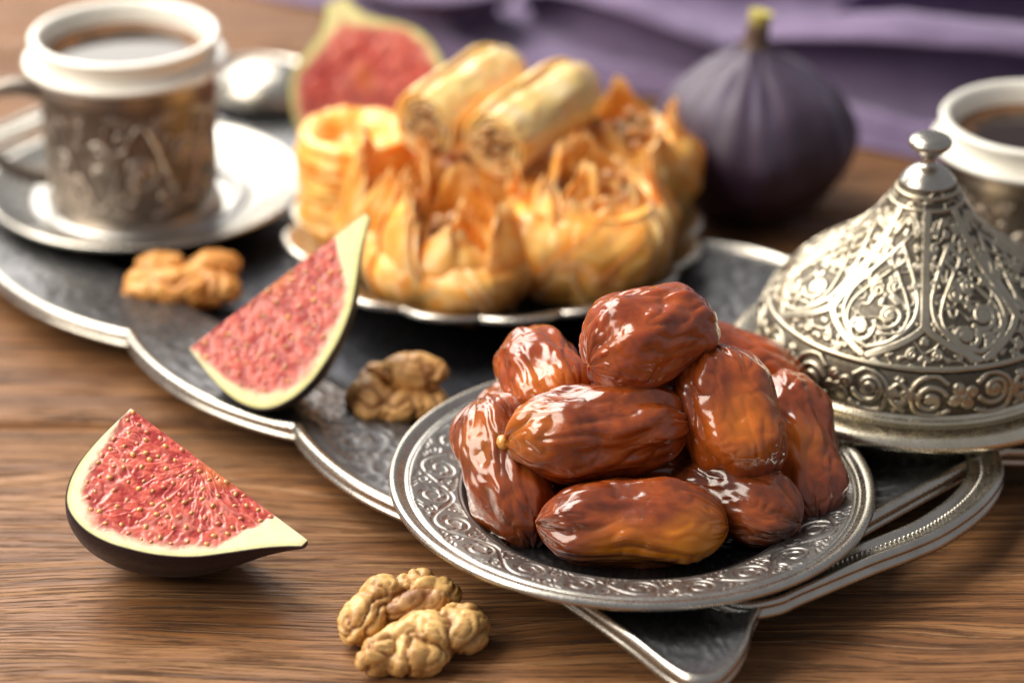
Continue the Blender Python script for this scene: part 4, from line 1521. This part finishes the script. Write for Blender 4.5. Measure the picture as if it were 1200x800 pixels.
PZ = BED + .38
coil('tall round filo nest at the left of the pastry heap', (-5.05, 84.2, PZ), 1.85, 3.8, 3)
pouch('open filo pouch at the very front of the pastry heap', (-1.65, 79.8, PZ), 4.5, 3.9, .5, 5,
      [(-1.75, .43, .44, .24, .02, -.12), (-2.75, .44, .38, .44, .06, -.16), (2.75, .40, .40, .50, .05, -.12), (.25, .42, .38, .50, .08, -.10), (-.65, .45, .36, .36, .06, -.12), (1.5, .32, .38, .48, .02, .0), (-1.3, .18, .22, .40, -.02, -.04)])
pouch('folded filo parcel tucked between the nest and the front pouch', (-3.35, 81.9, PZ), 3.6, 4.5, 1.1, 23,
      [(-1.9, .42, .42, .34, .06, -.16), (2.6, .40, .40, .48, .04, -.12), (.4, .34, .40, .52, .04, -.2), (-.4, .30, .30, .46, .02, -.1), (-2.9, .42, .36, .42, .08, -.14)], .50)
pouch('square filo pouch at the right front of the pastry heap', (2.35, 80.7, PZ), 4.7, 4.8, .15, 41,
      [(-1.2, .43, .46, .06, .0, -.12), (-2.6, .42, .42, .18, .03, -.16), (1.7, .34, .42, .36, .02, -.06), (.2, .40, .36, .24, .06, -.10), (-1.8, .20, .26, .32, .0, -.10), (2.6, .26, .26, .38, 0, -.06), (-.45, .44, .42, .12, .03, -.16), (-1.9, .44, .44, .10, .02, -.16)], .66)
pouch('rear filo pouch with nut filling next to the whole fig', (3.5, 85.1, PZ), 4.1, 5.0, .7, 57,
      [(-1.0, .40, .36, .14, .08, .04), (.1, .40, .34, .20, .04, -.08), (1.6, .34, .42, .34, .0, -.06), (2.9, .36, .38, .30, .0, -.1), (-2.2, .30, .3, .22, 0, -.1)], .66)
pouch('filo pouch under the two rolls', (-.5, 84.2, PZ), 3.9, 4.1, .9, 71,
      [(-1.5, .40, .38, .12, .06, -.02), (2.0, .36, .38, .16, .02, -.1)], .8)
roll('filo roll on top of the heap, the farther one behind', (-1.45, 84.6, 5.55), (2.4, 3.8, .25), 4.7, 1.22, 4)
roll('filo roll on top of the heap, the nearer one in front', (.80, 83.5, 5.4), (2.4, 3.6, .35), 4.8, 1.22, 9)

# ------------------------------------------------------------------ purple cloth
nx, ny = 520, 300
X = np.linspace(-16, 46, nx)[:, None]
Y = np.linspace(0, 1, ny)[None, :]
fx_ = np.array([-16, -7, -4, 0, 6, 10, 14, 20, 46])
fy_ = np.array([112, 107, 101, 99.4, 97.6, 94.6, 92.4, 90, 88])
front = np.interp(X, fx_, fy_)
Yw = front + (134 - front) * Y ** 1.1
Xw = X + .5 * pn(np.stack(np.broadcast_arrays(X * .2, Yw * .2, 0 * X), -1), 4)
z = .3 + .3 * sstep(0, .12, Y) * (.6 + .5 * fbm(np.stack(np.broadcast_arrays(X * .12, Yw * .14, 0 * X), -1), 3, 6))
wn = .45 * fbm(np.stack(np.broadcast_arrays(Xw * .22, Yw * .22, 0 * Xw), -1), 2, 31)
for pl, w, h in (
        (list(zip([-6, -2, 0, 6, 10, 14, 20, 40], [105.4, 101.0, 100.2, 98.4, 95.8, 93.6, 91.8, 90])), .9, .95),
        ([(-9, 115), (-2, 112), (3, 110.5), (8, 109), (11, 108.5), (15, 109.5), (20, 109), (30, 108), (44, 107)], 2.2, 2.4),
        ([(-8, 117), (1, 119), (10, 121), (24, 119), (40, 121)], 2.4, 3.0),
        ([(-12, 123), (8, 126), (30, 125), (44, 127)], 2.6, 3.2)):
    d = polydist(Xw, Yw + 0 * Xw, pl) + wn * min(1, w / 1.6)
    z = np.maximum(z, h * np.sqrt(np.clip(1 - (np.maximum(d, 0) / w) ** 2, 0, 1)))
z = z + .16 * fbm(np.stack(np.broadcast_arrays(Xw * .5, Yw * .5, 0 * Xw), -1), 3, 16)
for _ in range(5):
    zp = np.pad(z, 1, mode='edge')
    z = (zp[:-2, 1:-1] + zp[2:, 1:-1] + zp[1:-1, :-2] + zp[1:-1, 2:] + 2 * z) / 6
z = np.maximum(z, .12)
z = .12 + (z - .12) * sstep(-.01, .035, Y)
G = np.stack(np.broadcast_arrays(X, Yw - .8 * np.clip(z - .9, 0, 9), z), -1)
clb = MB().grid(G)
# folds that gape towards the front: a sheet bent into an open C along each line
for pl, r_, lo, hi, zc in (
        ([(-6.0, 106), (-5.0, 103.2), (-3.6, 101.6), (-1.9, 101.6), (-.7, 103.2), (-.3, 105.6)], 1.35, -62, 48, 1.45),
        ([(.4, 105.5), (1.9, 102.8), (4.0, 100.4), (6.6, 98.9), (9.0, 98.8)], 1.45, -62, 50, 1.5),
        ([(7.2, 100.4), (9.5, 98.4), (12.2, 96.8), (15.2, 95.9), (18.5, 95.6), (24, 95.8)], 1.75, -60, 46, 1.8),
        ([(12.5, 104), (14.4, 102), (17, 101), (20, 100.7), (24, 101.5)], 2.0, -62, 50, 2.05)):
    pth = catmull(pl, 120)
    T_ = np.gradient(pth, axis=0)
    T_ /= np.linalg.norm(T_, axis=1)[:, None]
    N_ = np.stack([T_[:, 1], -T_[:, 0]], 1)            # towards the viewer's side
    u_ = np.linspace(0, 1, 120)
    tap = np.sin(math.pi * np.clip(u_ * .96 + .02, 0, 1)) ** .55
    ang = np.radians(np.linspace(hi, 360 + lo, 60))
    wv_ = 1 + .10 * fbm(np.stack(np.broadcast_arrays(u_[:, None] * 5, np.cos(ang)[None] * 1.2, np.sin(ang)[None] * 1.2 + r_ * 7), -1), 2, 3)
    rad_ = r_ * tap[:, None] * wv_
    hx = rad_ * np.cos(ang)[None]
    hz = rad_ * np.sin(ang)[None] * 1.05
    zc_ = (zc * tap)[:, None] + .25
    clb.grid(np.stack([pth[:, 0:1] + N_[:, 0:1] * hx, pth[:, 1:2] + N_[:, 1:2] * hx, np.maximum(zc_ + hz, .2)], -1))
cl = clb.build('cloth', CLOTH, None, (8, 100, 0))
sol = cl.modifiers.new('thickness', 'SOLIDIFY')
sol.thickness = .001
sol.offset = -1
tag(cl, 'crumpled purple cloth lying on the table in the background', 'cloth')

for o in sc.objects:
    if '_loc' in o:
        del o['_loc']
